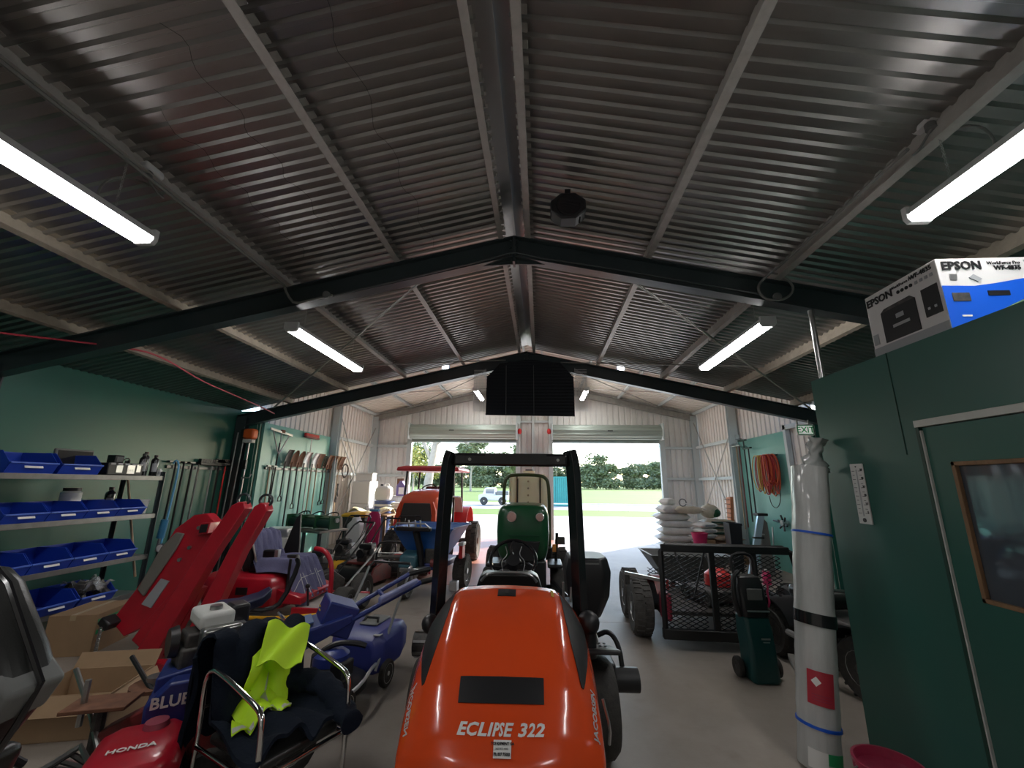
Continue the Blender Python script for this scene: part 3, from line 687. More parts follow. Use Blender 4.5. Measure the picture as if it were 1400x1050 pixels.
for k, wd in enumerate((.35, .36, .37, .38)):
    y -= wd+.008; stack_bin((SX+.02, y, SZ[1]+.001), f'blue stacking bin with label card, {N4[k]} from the shelf end on the second shelf', wd)
y = 5.30
for k, wd in enumerate((.36, .37, .38, .38)):
    y -= wd+.008; stack_bin((SX+.04, y, SZ[2]+.001), f'blue stacking bin with label card, {N4[k]} from the shelf end on the third shelf', wd, .47, .21)
stack_bin((SX+.06, 4.72, SZ[3]+.001), 'blue stacking bin holding plastic-bagged parts on the lowest shelf', .40, .5, .20)
stack_bin((SX+.06, 4.29, SZ[3]+.001), 'empty blue stacking bin beside bagged parts on the lowest shelf', .40, .5, .20)
stack_bin((SX+.05, 4.20, SZ[0]+.001), 'blue stacking bin tilted with loose cables on the top shelf', .42, .46, .22)
stack_bin((SX+.05, 3.74, SZ[0]+.001), 'blue stacking bin at the far end of the top shelf from the bottles', .42, .46, .22)
# bags of parts
t = thing('parts_bag', 'clear plastic bag of dark metal parts in lowest bin', 'bag', (SX-.15, 4.93, SZ[3]+.03), 0)
random.seed(3)
b = MB()
for k in range(14): b.box((random.uniform(-.14,.14), random.uniform(-.14,.14), random.uniform(.03,.17)), (random.uniform(.04,.11),)*3, (random.random()*3, random.random()*3, 0))
b.build('metal_parts', 'engine', t, .01)
MB().grid(lambda u, v: (-.16+.34*u, -.15+.32*v, .17+.06*math.sin(u*7)*math.cos(v*6)+.03*math.sin(u*19+v*11)), 14, 12, .002).build('plastic_film', mat('film', (.45,.46,.48), .18, alpha=.45), t, ang=20)
# top shelf goods
t = thing('old_monitor', 'dark grey flat screen leaning behind the top shelf bin', 'monitor', (SX-.35, 4.62, SZ[0]+.004), 0)
MB().box((0,.0,.15), (.04,.42,.28), (0,-.10,0)).build('screen_case', 'grey_plastic', t, .015, 3); MB().box((.024,0,.15), (.004,.38,.24), (0,-.10,0)).build('screen', 'black_gloss', t)
t = thing('tool_case', 'black and silver charger case on the top shelf', 'case', (SX-.16, 4.76, SZ[0]+.001), 0)
MB().bx(-.12, .12, 0, .46, 0, .15).build('case', 'black', t, .012)
for a in ((.10,.18,.03,.12),(.24,.34,.02,.13),(.36,.42,.04,.14)): MB().bx(.118, .126, *a).build('clip', 'alu', t, .003)
for k in range(5): MB().bx(.119, .128, .02+.09*k, .08+.09*k, .125, .148).build('latch', 'print_grey', t, .003)
for k in range(3): MB().bx(.119, .127, .25+.03*k, .272+.03*k, .05, .075).build('button', 'white', t, .002)
t = thing('radio', 'small black box with curled lead behind the charger case', 'radio', (SX-.40, 5.10, SZ[0]+.001), 0)
MB().bx(-.06, .06, 0, .12, 0, .26).build('body', 'black', t, .01); MB().tube([(.05,.12,.2),(.06,.18,.24),(.05,.21,.17),(.04,.19,.1)], .006, 6, smooth=2).build('lead', 'black', t); MB().bx(.058, .064, .02, .10, .17, .24).build('dial', 'grey_plastic', t)
def bottle(loc, label, r=.045, h=.24, m='black_gloss', cap='black'):
    t = thing('bottle', label, 'bottle', loc, 0, 'black bottles on the top shelf')
    MB().lathe([(.0,0),(r*.95,0),(r,.015),(r,h*.72),(r*.9,h*.80),(r*.42,h*.87),(r*.42,h*.9),(.0,h*.9)], (0,0,0), 'z', 18).build('body', m, t)
    MB().lathe([(.0,h*.89),(r*.5,h*.89),(r*.5,h*1.0),(.0,h*1.0)], (0,0,0), 'z', 14).build('cap', cap, t)
    MB().grid(lambda u, v: ((r+.001)*math.cos(-1.4+1.5*u), (r+.001)*math.sin(-1.4+1.5*u), h*(.2+.4*v)), 8, 1).build('label_print', 'print_grey', t)
    return t
bottle((SX-.12, 5.28, SZ[0]+.001), 'tall black bottle nearest the charger case on the top shelf', .045, .29)
bottle((SX-.20, 5.38, SZ[0]+.001), 'tall black bottle in the back of the three on the top shelf', .045, .32)
bottle((SX-.10, 5.43, SZ[0]+.001), 'tall black bottle at the very end of the top shelf', .043, .28)
t = bottle((SX-.05, 5.475, SZ[0]+.001), 'short white bottle at the very end of the top shelf', .03, .10, 'white', 'white')
# second shelf background goods
t = thing('jar', 'squat white jar with label behind the second shelf bins', 'jar', (SX-.42, 4.75, SZ[1]+.001), 0)
MB().lathe([(0,0),(.09,0),(.095,.02),(.095,.28),(.07,.30),(0,.30)], (0,0,0), 'z', 20).build('body', 'white', t); MB().lathe([(0,.30),(.08,.30),(.08,.335),(0,.335)], (0,0,0), 'z', 20).build('lid', 'black', t)
bottle((SX-.42, 5.22, SZ[1]+.001), 'black bottle standing behind the second shelf bins', .055, .34)
t = thing('tub', 'frosted plastic tub at the end of the second shelf', 'tub', (SX-.16, 5.41, SZ[1]+.001), 0)
MB().lathe([(0,0),(.065,0),(.085,.16),(.092,.165),(.092,.178),(.080,.178),(.062,.01),(0,.01)], (0,0,0), 'z', 22).build('shell', 'white_plastic', t)
# cartons under and before the shelving
def carton(name, loc, d, rzv, label, stripes=False, open_=False):
    t = thing(name, label, 'box', loc, rzv); x, y, z = d
    if open_:
        for a in ((-x/2,-x/2+.006,-y/2,y/2),(x/2-.006,x/2,-y/2,y/2),(-x/2,x/2,-y/2,-y/2+.006),(-x/2,x/2,y/2-.006,y/2)): MB().bx(*a, 0, z).build('side', 'card', t)
        MB().bx(-x/2, x/2, -y/2, y/2, 0, .006).build('base', 'card', t)
        MB().box((0,-y/2-.04,z-.05), (x,.12,.005), (.9,0,0)).build('flap', 'card', t); MB().box((x/2+.04,0,z-.06), (.12,y,.005), (0,1.1,0)).build('flap', 'card', t)
        MB().box((0,y/2+.03,z+.04), (x,.12,.005), (1.0,0,0)).build('flap', 'card', t)
    else:
        MB().bx(-x/2, x/2, -y/2, y/2, 0, z).build('body', 'card', t, .004)
        MB().bx(-.025, .025, -y/2-.001, y/2+.001, z-.05, z+.001).build('tape', mat('tape', (.40,.30,.18), .3), t)
    if stripes:
        for k in range(2):
            MB().bx(x/2, x/2+.002, -y/2+.02, y/2-.02, z-.09-k*.10, z-.05-k*.10).build('green_print', 'green_print', t)
            for q in range(5): MB().bx(x/2+.002, x/2+.003, -y/2+.06+q*.09, -y/2+.12+q*.09, z-.075-k*.10, z-.065-k*.10).build('print_mark', 'card', t)
    return t
carton('carton', (-4.72, 4.50, 0), (.42,.55,.37), .25, 'brown carton with green printed stripes under the lowest shelf', True)
carton('carton', (-5.25, 3.95, 0), (.40,.45,.24), .1, 'plain brown carton in the dark below the shelving')
carton('carton', (-3.28, 3.22, 0), (.56,.46,.27), .25, 'open empty brown carton before the red lift arms', False, True)
# blue hand pump hanging at the shelf end
t = thing('hand_pump', 'light blue hand pump with round gauge at the shelf end', 'pump', (SX+.05, 5.62, .80), 0)
MB().tube([(-.06,0,1.12),(-.02,0,1.17),(.03,0,1.12),(.04,0,.95),(.0,0,.05)], .012, 8, smooth=2).build('pipe', 'skyblue', t)
MB().cyl((-.03,0,.12), (-.01,0,.36), .045, n=16).build('cylinder', mat('pump_blue', (.03,.16,.30), .4), t); MB().cyl((-.04,0,-.05), (-.03,0,.12), .022, n=12).build('rod', 'steel', t)
MB().cyl((.04,-.05,.0), (.04,-.02,.0), .055, n=20).build('gauge', 'steel', t); MB().cyl((.04,-.053,.0), (.04,-.05,.0), .046, n=20).build('dial', 'white', t)
MB().tube([(.04,.0,-.03),(.10,.02,-.1),(.16,.03,-.02),(.12,.03,.1)], .01, 6, smooth=2).build('hose', 'black', t)

# ================================================================== HUNG TOOLS
def hung_pole(name, label, cat, x, y, z0, z1, m='black', r=.014, lean=0., group=None):
    t = thing(name, label, cat, (x, y, z0), 0, group)
    MB().cyl((0,0,0), (0,lean,z1-z0), r, n=8).build('handle', m, t)
    return t
def broom(label, y, m='black', hm='black', w=.55, z=1.93, z0=.2, bris='black', x=XL+.06):
    t = hung_pole('broom', label, 'broom', x, y, z0, z, hm, .014, .02, 'brooms hung head up')
    MB().box((0,.02,z-z0+.03), (.07,w,.045)).build('head', m, t, .008)
    b = MB()
    n = int(w/.03)
    for k in range(n): b.box((0, .02-w/2+.02+k*.03, z-z0+.085), (.055,.022,.07))
    b.build('bristles', bris, t, kind='stuff')
    return t
tr = tag(MB().bx(XL, XL+.03, 6.55, 8.0, 1.88, 1.93).build('tool_rail', 'steel_dark', bevel=.003), 'dark steel tool rail on the green wall beside shelving', 'rail')
broom('broad black broom with silver handle hung nearest the shelving end', 7.45, 'black', 'alu', .62, 1.95)
broom('black broom with red handle at the outer end of the near rail', 7.78, 'engine', 'red_bright', .5, 1.97, .35)
for k, (y, m, ln_) in enumerate(((6.66,'black',.9),(6.82,'black',.85),(7.0,'black',.7),(7.14,'steel',.6),(7.62,'black',.5))):
    t = hung_pole('long_tool', ['long black-handled rake hung closest to the shelving', 'long black-handled hoe second from the shelving', 'black-handled scraper third from the shelving', 'thin silver-handled squeegee hung mid rail', 'black-handled scraper hung between the two brooms'][k], 'garden tool', XL+.06, y, .25+.1*k, 1.98, m, .015, .02)
    MB().box((0,.02,1.72-.1*k+.02), (.05,.22 if k % 2 else .30,.03)).build('head', 'steel_dark', t, .004)
# brush cutter on the column
t = thing('brush_cutter', 'brush cutter with orange engine hung on dark column', 'brush cutter', (-5.82, 8.0, 1.1), 0)
MB().cyl((0,-.10,.0), (.02,-.10,1.35), .014, n=10).build('shaft', 'alu', t); MB().box((.03,-.12,1.50), (.22,.18,.20)).build('engine_cover', mat('stihl_orange', (.75,.13,.02), .4), t, .04, 3)
MB().box((-.06,-.12,1.50), (.14,.17,.19)).build('engine_case', 'black', t, .02); MB().box((.02,-.12,1.36), (.20,.12,.07)).build('fuel_tank', 'white_plastic', t, .02)
MB().tube([(.0,-.12,.62),(.05,-.2,.66),(.20,-.2,.64),(.22,-.18,.72)], .013, 8, smooth=1).build('loop_handle', 'alu', t); MB().box((0,-.10,.9), (.06,.06,.18)).build('grip', 'black', t, .01)
MB().lathe([(.0,.0),(.06,.0),(.05,.05),(.0,.06)], (0,-.10,-.04), 'z', 14).build('cutting_head', 'black', t)
t = thing('hanging_rods', 'pair of thin galvanised rods standing against the dark column', 'rods', (-6.02, 7.75, 0), 0)
for k in (0, 1): MB().cyl((.07*k,.05*k,0), (.10*k+.02,.05*k+.06,2.62), .013, n=8).build('rod', 'steel', t)
# tools on the far green board
FX = FXL+.08
tag(MB().bx(FXL+.02, FXL+.06, 8.4, 11.35, 1.93, 1.98).build('tool_rail', 'steel_dark', bevel=.003), 'dark steel tool rail on the pale green board', 'rail')
t = thing('levelling_rake', 'wide aluminium levelling rake hung on the pale green board', 'rake', (FX, 8.72, .65), 0)
MB().cyl((0,-.10,0), (0,0,1.85), .015, n=8).build('handle', 'black', t)
for a, b in (((0,0,1.6),(0,-.30,2.12)), ((0,0,1.6),(0,.32,2.06))): MB().cyl(a, b, .012, n=8).build('stay', 'alu', t)
MB().box((0,.02,2.09), (.03,.80,.05), (-.08,0,0)).build('head', 'alu', t, .004); MB().cyl((0,0,1.6), (0,.02,2.08), .012, n=8).build('stay', 'alu', t)
MB().box((.0,.06,2.11), (.04,.12,.07)).build('clamp', 'rust', t, .006)
broom('red-bristled yard broom hung high on the pale green board', 9.95, 'red_dull', 'alu', .62, 2.72, .9, 'red_bright', FX)
def shovel(label, y, kind, hm, z_top=2.0, ln_=1.2, bm='rust', dh=True, tilt=0.0):
    t = thing('shovel', label, 'shovel', (FX, y, z_top), 0, 'shovels hung blade up on the rail', rot=(tilt,0,0))
    MB().cyl((0,0,.05), (0,-.02,-ln_), .016, n=8).build('handle', hm, t)
    if kind == 'fork':
        m = MB().box((0,0,.06), (.03,.19,.025))
        for k in range(4): m.tube([(0,-.08+.053*k,.06),(.03,-.08+.053*k,.18),(.06,-.08+.053*k,.36)], .007, 6)
        m.build('tines', bm, t)
    else:
        w = {'square': .13, 'round': .12, 'spade': .10}[kind]; hh = .36
        def f(u, v):
            ww = w*(1 if kind != 'round' else math.sqrt(max(.02, 1-max(0, v-.55)**2/.21)))
            return (.02+.10*v*v-.035*(1-(2*u-1)**2)+.02, (2*u-1)*ww, .02+hh*v)
        MB().grid(f, 8, 8, .004).build('blade', bm, t, ang=60); MB().cyl((0,0,.0), (.015,0,.12), .02, n=8).build('socket', bm, t)
    if dh:
        MB().tube([(0,-.02,-ln_+.02),(0,-.075,-ln_-.04),(0,-.075,-ln_-.11),(0,.035,-ln_-.11),(0,.035,-ln_-.04),(0,-.02,-ln_+.02)], .012, 6).build('d_grip', hm if hm != 'wood_handle' else 'black', t)
    return t
S = [('narrow dark spade hung beside the levelling rake', 9.00, 'spade', 'black', .62, True, 'engine'),
     ('round-mouth shovel with long black handle near the levelling rake', 9.25, 'round', 'black', 1.45, False, 'rust'),
     ('red-stained shovel with short grip under the red broom', 9.50, 'round', 'black', .80, True, 'rust'),
     ('pale steel shovel with long black handle beside the red-stained one', 9.75, 'square', 'black', 1.4, False, 'steel'),
     ('square-mouth shovel with white D grip in the middle of the row', 10.12, 'square', 'wood_handle', 1.0, True, 'steel'),
     ('square-mouth shovel with long pale handle in the middle of the row', 10.36, 'square', 'wood_handle', 1.45, False, 'rust'),
     ('rusty fork with black D grip in the row', 10.70, 'fork', 'black', .78, True, 'rust'),
     ('rusty square shovel with black D grip beside the fork', 10.86, 'square', 'black', .76, True, 'rust'),
     ('broad rusty shovel with long handle third from the column', 11.08, 'square', 'wood_handle', 1.5, False, 'rust'),
     ('broad tan shovel with long handle second from the column', 11.30, 'square', 'wood_handle', 1.5, False, 'wood'),
     ('broad brown shovel with long handle beside the grey column', 11.52, 'square', 'wood_handle', 1.5, False, 'rust')]
for lab, y, k, hm, l_, dh, bm in S: shovel(lab, y, k, hm, 2.0, l_, bm, dh)
for k, y in enumerate((8.50, 8.62)):
    t = hung_pole('long_tool', ['slim brown-handled rake hung at the start of the far rail', 'slim black-handled hoe second on the far rail'][k], 'garden tool', FX, y, .7, 1.98, ('wood_handle','black')[k], .014); MB().box((0,0,1.30), (.04,.2,.03)).build('head', 'steel_dark', t)
# right wall: coil of cords, rakes, squeegee
t = thing('cord_coil', 'thick coil of red and orange extension cords on wall hook', 'cord', (FXR-.10, 9.62, 2.36), 0)
random.seed(11)
for nm, m, k in (('orange_cord','cord_orange',16), ('red_cord','cord_red',14), ('yellow_cord','cord_yellow',7)):
    for j in range(k):
        y0 = random.uniform(-.36,.36); dp = random.uniform(.62,.95)*(1-.3*abs(y0)); w = random.uniform(.05,.17); xo = random.uniform(-.12,.02)
        P = [(xo+random.uniform(-.01,.01), y0*.85-w*.6, 0), (xo, y0-w, -.3*dp), (xo, y0-w*.8, -.75*dp), (xo, y0, -dp), (xo, y0+w*.9, -.7*dp), (xo, y0+w, -.3*dp), (xo, y0*.85+w*.6, 0), (xo, y0*.85, .035)]
        MB().tube(P, .011, 5, True, smooth=2).build(nm, m, t)
MB().tube([(-.05,.0,-.85),(-.05,-.05,-1.05),(-.05,-.25,-1.10),(-.05,-.42,-.95),(-.05,-.45,-.7)], .008, 5, smooth=2).build('loose_end', 'black', t)
MB().cyl((.07,-.3,.02), (.07,.3,.02), .015, n=8).build('hook_bar', 'steel_dark', t)
for k, (y, z0, m, l_) in enumerate(((10.95,.7,'wood_handle',2.0),(10.80,.75,'red_dull',1.95),(10.55,.9,'black',1.9),(10.35,.3,'black',2.3))):
    t = hung_pole('rake', ['long pale-handled rake hung by the white wall edge', 'long red-handled rake hung second by the wall edge', 'dark-handled leaf rake hung beside the cord coil', 'black-handled leaf rake half hidden by the cord coil'][k], 'rake', FXR-.12, y, z0, z0+l_, m, .017, 0, 'rakes hung head up by the coil')
    MB().box((-.03,0,l_), (.06,.36 if k > 1 else .25,.035)).build('head', 'dark_green' if k > 1 else 'steel', t, .004)
    mm = MB()
    for q in range(8): mm.cyl((-.05,-.12+.034*q,l_), (-.12,-.14+.04*q,l_+.05), .004, n=5)
    mm.build('tines', 'dark_green' if k > 1 else 'steel', t, kind='stuff')
t = thing('squeegee', 'silver floor squeegee standing against the pale green board', 'squeegee', (FXR-.16, 9.75, 0), 0)
MB().cyl((0,0,.02), (.06,0,.86), .014, n=8).build('handle', 'alu', t); MB().box((0,0,.02), (.05,.55,.03)).build('blade', 'alu', t, .005)
t = thing('tap_bracket', 'black star-shaped bracket with silver hub on green board', 'bracket', (FXR-.06, 9.30, .98), 0)
MB().cyl((.04,0,0), (-.08,0,0), .06, n=14).build('hub', 'alu', t)
for k in range(6): MB().cyl((-.03,0,0), (-.06,.16*math.cos(k*PI/3+.3),.16*math.sin(k*PI/3+.3)), .018, n=6).build('arm', 'black', t)
MB().cyl((0,.0,.0), (.0,.45,.02), .016, n=8).build('pipe', 'black', t)
# ================================================================== ORANGE RIDE-ON MOWER (seen from behind)
t = thing('ride_on_mower', 'glossy orange ride-on greens mower with black roll bar', 'mower', (-.185, 2.05, 0), .045)
ST = [(1.06,.97,.515,.60),(1.035,1.02,.525,.60),(.95,1.02,.53,.58),(.85,1.0,.53,.57),(.7,.95,.525,.55),(.5,.875,.515,.52),(.36,.80,.508,.50),(.26,.735,.502,.49),(.18,.665,.496,.47),(.11,.59,.490,.45),(.06,.52,.48,.43),(.035,.455,.472,.41),(.045,.40,.465,.395)]
def _st(s):
    s = max(0, min(len(ST)-1.001, s)); i = int(s); f = s-i
    return [ST[i][k]*(1-f)+ST[i+1][k]*f for k in range(4)]
ARC = [0.]
for i in range(1, len(ST)): ARC.append(ARC[-1]+math.hypot(ST[i][0]-ST[i-1][0], ST[i][1]-ST[i-1][1]))
def s_of_arc(a):
    for i in range(1, len(ST)):
        if a <= ARC[i]: return i-1+(a-ARC[i-1])/(ARC[i]-ARC[i-1])
    return len(ST)-1.001
PF = [(0,0,0),(.25,.32,-.012),(.42,.56,-.045),(.50,.65,-.09),(.66,.79,-.25),(.82,.92,-.48),(.91,.98,-.72),(1.0,1.0,-1.0)]
def _prof(a):
    a = min(a, 1.)
    for i in range(1, len(PF)):
        if a <= PF[i][0]:
            f = (a-PF[i-1][0])/(PF[i][0]-PF[i-1][0])
            m0 = [(PF[min(i,len(PF)-1)][q]-PF[max(i-2,0)][q])/2 for q in (1,2)]; m1 = [(PF[min(i+1,len(PF)-1)][q]-PF[i-1][q])/2 for q in (1,2)]
            h = (2*f**3-3*f*f+1, f**3-2*f*f+f, -2*f**3+3*f*f, f**3-f*f)
            return [h[0]*PF[i-1][q+1]+h[1]*m0[q]*.8+h[2]*PF[i][q+1]+h[3]*m1[q]*.8 for q in (0,1)]
    return PF[-1][1:]
def hood(u, s, off=0.):
    y, H, W, zb = _st(s); a = abs(u); sg = 1 if u >= 0 else -1
    def P(a, y, H, W, zb):
        k = (H-zb)
        x, z = _prof(a); x *= W; z = H+z*k
        bow = max(0, min(1, (.6-y)/.6)); return Vector((sg*x, y+.13*bow*(x/W)**2.5, z))
    p = P(a, y, H, W, zb)
    if off:
        e = .01
        pu = hood(u+e, s)-hood(u-e, s); ps = hood(u, min(s+e, len(ST)-1.01))-hood(u, max(s-e, 0))
        n = pu.cross(ps)
        if n.length > 1e-9:
            n.normalize()
            if n.z < 0 and n.y > 0: n = -n
            if n.dot(p-Vector((0,.6,.5))) < 0: n = -n
            p = p+n*off
    return p
hd = MB().grid(lambda u, v: hood(-1+2*u, v*(len(ST)-1.001)), 48, 60, -.006).build('hood', 'orange', t, ang=60)
def patch(name, m, fu, s0, s1, nu=8, ns=14, off=.003, par=hd):
    return MB().grid(lambda u, v: hood(fu(s0+(s1-s0)*v)[0]*(1-u)+fu(s0+(s1-s0)*v)[1]*u, s0+(s1-s0)*v, off), nu, ns, .003).build(name, m, par, ang=60)
s1, s2 = s_of_arc(.60), s_of_arc(.155)
for sg in (-1, 1):
    patch('side_vent', 'black', lambda s, sg=sg: ((sg*(.50+.04*(s-1.9)/2), sg*(.62+.20*min(1, (s-1.9)/.9))) if s < 3.9 else (sg*(.54+.12*(s-3.9)/2.6), sg*(.82-.13*(s-3.9)/2.6))), 1.9, 6.5, 8, 24)
g0 = s_of_arc(.85); g1 = s_of_arc(.97)
patch('rear_grille', 'black', lambda s: (-.31, .31), g0, g1, 20, 6)
patch('latch_recess', 'black', lambda s: (-.10, .10), s_of_arc(.165), s_of_arc(.255), 6, 4)
patch('latch', 'engine', lambda s: (-.025, .025), s_of_arc(.185), s_of_arc(.235), 3, 3, .008)
patch('yellow_label', 'yellow_dull', lambda s: (.40, .43), s_of_arc(.12), s_of_arc(.215), 3, 5)
def on_hood(a0, x0=0., off=.004): return lambda x, y, z: hood((x+x0)/.487/.32*.25, s_of_arc(a0-y), off+max(0, z)*.5)
text_mesh('lettering', 'ECLIPSE 322', .068, 'white', hd, fn=on_hood(1.072), shear=.25, spacing=1.08, bold=.0022)
patch('dealer_sticker', 'white', lambda s: (-.058, .10), s_of_arc(1.106), s_of_arc(1.168), 6, 5, .0035)
text_mesh('lettering', 'TCE EQUIPMENT SA', .0135, 'black', hd, fn=on_hood(1.119, .013, .008), bold=.0006)
text_mesh('lettering', 'SALES  PARTS  HIRE', .009, 'black', hd, fn=on_hood(1.136, .012, .008))
text_mesh('lettering', 'Ph. 8337 7500', .016, 'black', hd, fn=on_hood(1.155, .012, .008), bold=.0006)
for sg in (1, -1):
    text_mesh('lettering', 'JACOBSEN', .062, 'silver_tape', hd, fn=lambda x, y, z, sg=sg: hood(sg*(.80-sg*y*1.3), s_of_arc(.93-sg*x*1.0), .004+max(0, z)), spacing=1.0, bold=.001)
MB().box((0,.62,.40), (.80,.85,.20)).build('chassis', 'black', t, .03); MB().box((0,.10,.36), (.70,.12,.14)).build('rear_bumper', 'black', t, .02)
MB().bx(-.40, .40, .85, 1.35, .45, .72).build('seat_base', 'black', t, .03)
# roll bar
R = [(-.500,1.13,.62),(-.490,1.13,1.20),(-.468,1.12,1.80),(-.455,1.12,1.90),(-.40,1.12,1.915)]
MB().tube([(-.500,1.13,.62),(-.492,1.13,1.1),(-.472,1.12,1.72),(-.462,1.12,1.87),(-.44,1.12,1.93)], .055, 4, smooth=2).build('roll_bar_leg', 'black_gloss', t, .012, ang=30)
MB().tube([(.510,1.13,.62),(.500,1.13,1.1),(.482,1.12,1.72),(.472,1.12,1.87),(.45,1.12,1.95)], .055, 4, smooth=2).build('roll_bar_leg', 'black_gloss', t, .012, ang=30)
MB().box((.005,1.12,1.875), (.86,.08,.095)).build('roll_bar_top', 'black_gloss', t, .02, 3); MB().box((.045,1.075,1.88), (.46,.006,.075)).build('warning_plate', 'black_gloss', t)
for x in (-.30, .36): MB().cyl((x,1.07,1.875), (x,1.08,1.875), .012, n=8).build('bolt', 'steel', t)
MB().sph((.545,1.02,.80), (.075,.075,.075)).build('air_intake', 'black', t); MB().cyl((.545,1.02,.6), (.545,1.02,.8), .05, n=12).build('intake_pipe', 'black', t)
MB().sph((-.515,1.0,.78), (.06,.06,.06)).build('pivot_cap', 'black', t)
# seat, column and wheel
MB().loft([[(x*w, 1.42+dy+.05*abs(x)**2, z) for x in (-1,-.7,-.3,.3,.7,1)]+[(x*w, 1.30+dy+.02*abs(x), z) for x in (1,.7,.3,-.3,-.7,-1)] for w, dy, z in ((.23,.06,.60),(.26,.03,.75),(.25,.0,.93),(.22,-.02,1.02),(.17,-.03,1.045))]).build('seat_back', 'vinyl', t, .02, ang=70)
MB().tube([(-.21,1.31,.985),(-.17,1.30,1.035),(-.08,1.295,1.05),(.08,1.295,1.05),(.17,1.30,1.035),(.21,1.31,.985)], .012, 6, smooth=2).build('seat_piping', 'alu', t)
MB().box((0,1.62,.58), (.48,.46,.13)).build('seat_cushion', 'vinyl', t, .04, 3)
sw = bpy.data.objects.new('steering_wheel', None); COL.objects.link(sw); sw.parent = t; sw.location = (.02,1.95,1.03); sw.rotation_euler = (.80,0,0)
MB().tube([(.205*math.cos(a), .205*math.sin(a), 0) for a in [2*PI*k/40 for k in range(40)]], .017, 8, True).build('rim', 'black_gloss', sw)
MB().lathe([(0,-.05),(.075,-.05),(.06,.0),(0,.01)], (0,0,0), 'z', 16).build('hub', 'black', sw)
for a in (1.57, 3.5, 5.9): MB().tube([(.04*math.cos(a), .04*math.sin(a), -.02), (.12*math.cos(a+.25), .12*math.sin(a+.25), -.02), (.20*math.cos(a), .20*math.sin(a), 0)], .014, 6, smooth=1).build('spoke', 'black', sw)
for sg in (-1, 1): MB().tube([(sg*.075,.13,.012),(sg*.05,.04,.012),(sg*.11,-.02,.012),(sg*.09,-.12,.012)], .004, 5, smooth=2).build('spoke_edge', 'alu', sw)
MB().cyl((.02,2.25,.45), (.02,1.99,.98), .05, .035, n=12).build('steering_column', 'black', t); MB().box((.02,2.12,.78), (.30,.16,.25), (-.5,0,0)).build('dash', 'black', t, .03)
# foot plate, wheels, reels
MB().bx(-.45, .62, 1.75, 2.35, .33, .37).build('foot_plate', 'black', t, .01)
MB().prism([(.22,1.28),(.52,1.28),(.56,1.55),(.32,1.55)], 'z', .80, .83).build('side_console', mat('console_sheen', (.25,.32,.38), .12, .3), t, .008); MB().cyl((.42,1.42,.83), (.42,1.44,.96), .010, n=8).build('lever', 'steel', t); MB().cyl((.47,1.40,.83), (.48,1.42,.93), .010, n=8).build('lever', 'steel', t)  # console plate: sky reflection put into its pale blue colour
MB().bx(.24, .56, 1.2, 1.6, .55, .80).build('console_box', 'black', t, .02)
wheel(t, (.60,1.12,.28), .28, .22); wheel(t, (-.52,1.12,.28), .28, .20); wheel(t, (0,.30,.24), .24, .22)
MB().box((.60,1.05,.63), (.26,.34,.03), (-.25,0,0)).build('fender_step', 'black', t, .01)
mm = MB()
for i in range(5):
    for j in range(4): mm.cyl((.52+i*.035,.98+j*.045,.645), (.52+i*.035,.98+j*.045,.652), .010, n=6)
mm.build('grip_studs', 'steel', t, kind='stuff')
MB().tube([(.66,1.36,.62),(.74,1.34,.66),(.80,1.30,.58),(.81,1.26,.44)], .018, 8, smooth=2).build('hydraulic_hose', 'black', t)
MB().cyl((.74,1.20,.40), (.90,1.20,.40), .075, n=18).build('reel_motor', 'black', t); MB().box((.70,1.30,.42), (.10,.24,.16)).build('reel_arm', 'black', t, .015)
MB().tube([(.52,.42,.62),(.55,.40,.50),(.545,.42,.42)], .008, 6, smooth=1).build('tie_down', 'alu', t)
for x in (-.62, .50):
    r = MB().cyl((x-.33,2.45,.17), (x+.33,2.45,.17), .11, n=14).build('cutting_reel', 'engine', t)
    for k in range(7):
        a = 2*PI*k/7; MB().box((x,2.45+.11*math.cos(a),.17+.11*math.sin(a)), (.64,.02,.02), (a,0,0)).build('reel_blade', 'steel', r)
cb = MB().loft([[(.66+sx*wx*.8, 1.86+sy*wy, z) for sx, sy in ((-1,-.6),(-.6,-1),(.6,-1),(1,-.6),(1,.6),(.6,1),(-.6,1),(-1,.6))] for wx, wy, z in ((.12,.14,.62),(.22,.20,.80),(.24,.22,.98),(.20,.20,1.10))]).build('grass_catcher', 'black', t, .015)
MB().box((.66,1.655,1.06), (.16,.006,.012)).build('catcher_rim', 'grey_plastic', cb)
MB().bx(-.60, -.50, .20, .30, .02, .36).build('side_stand', 'white', t, .01)

# ================================================================== GREEN SPRAYER (front towards us)
t = thing('green_utility_mower', 'green utility mower facing the camera, cream tank behind its roll bar', 'mower', (-.255, 5.9, 0), 0)
hr = []
for y, w_, z0, z1 in ((0,.24,.98,1.36),(.015,.31,.86,1.39),(.05,.345,.72,1.41),(.18,.365,.66,1.425),(.45,.37,.64,1.43),(.75,.365,.62,1.42)):
    ring = []
    for k in range(28):
        a = 2*PI*k/28; c, s_ = math.cos(a), math.sin(a); q = .32
        x = w_*math.copysign(abs(c)**q, c); z = (z0+z1)/2+(z1-z0)/2*math.copysign(abs(s_)**.38, s_)
        x *= 1-.10*max(0, (z-1.2))*2 - .28*max(0, (.95-z)); ring.append((x, y+.10*max(0, (z-1.15)), z))
    hr.append(ring)
MB().loft(hr).build('hood', 'jd_green', t, .0, ang=60)
for x, r in ((-.145,.068),(.235,.055)):
    h = MB().lathe([(0,-.02),(r,-.02),(r*1.12,.0),(r*1.12,.09),(0,.09)], (x,-.035,1.265), 'y', 22).build('headlight', 'chrome', t)
    MB().lathe([(0,-.028),(r*.86,-.024),(r*.9,-.015),(0,-.015)], (x,-.035,1.265), 'y', 22).build('lens', mat('lens_red', (.55,.34,.30), .1), h)
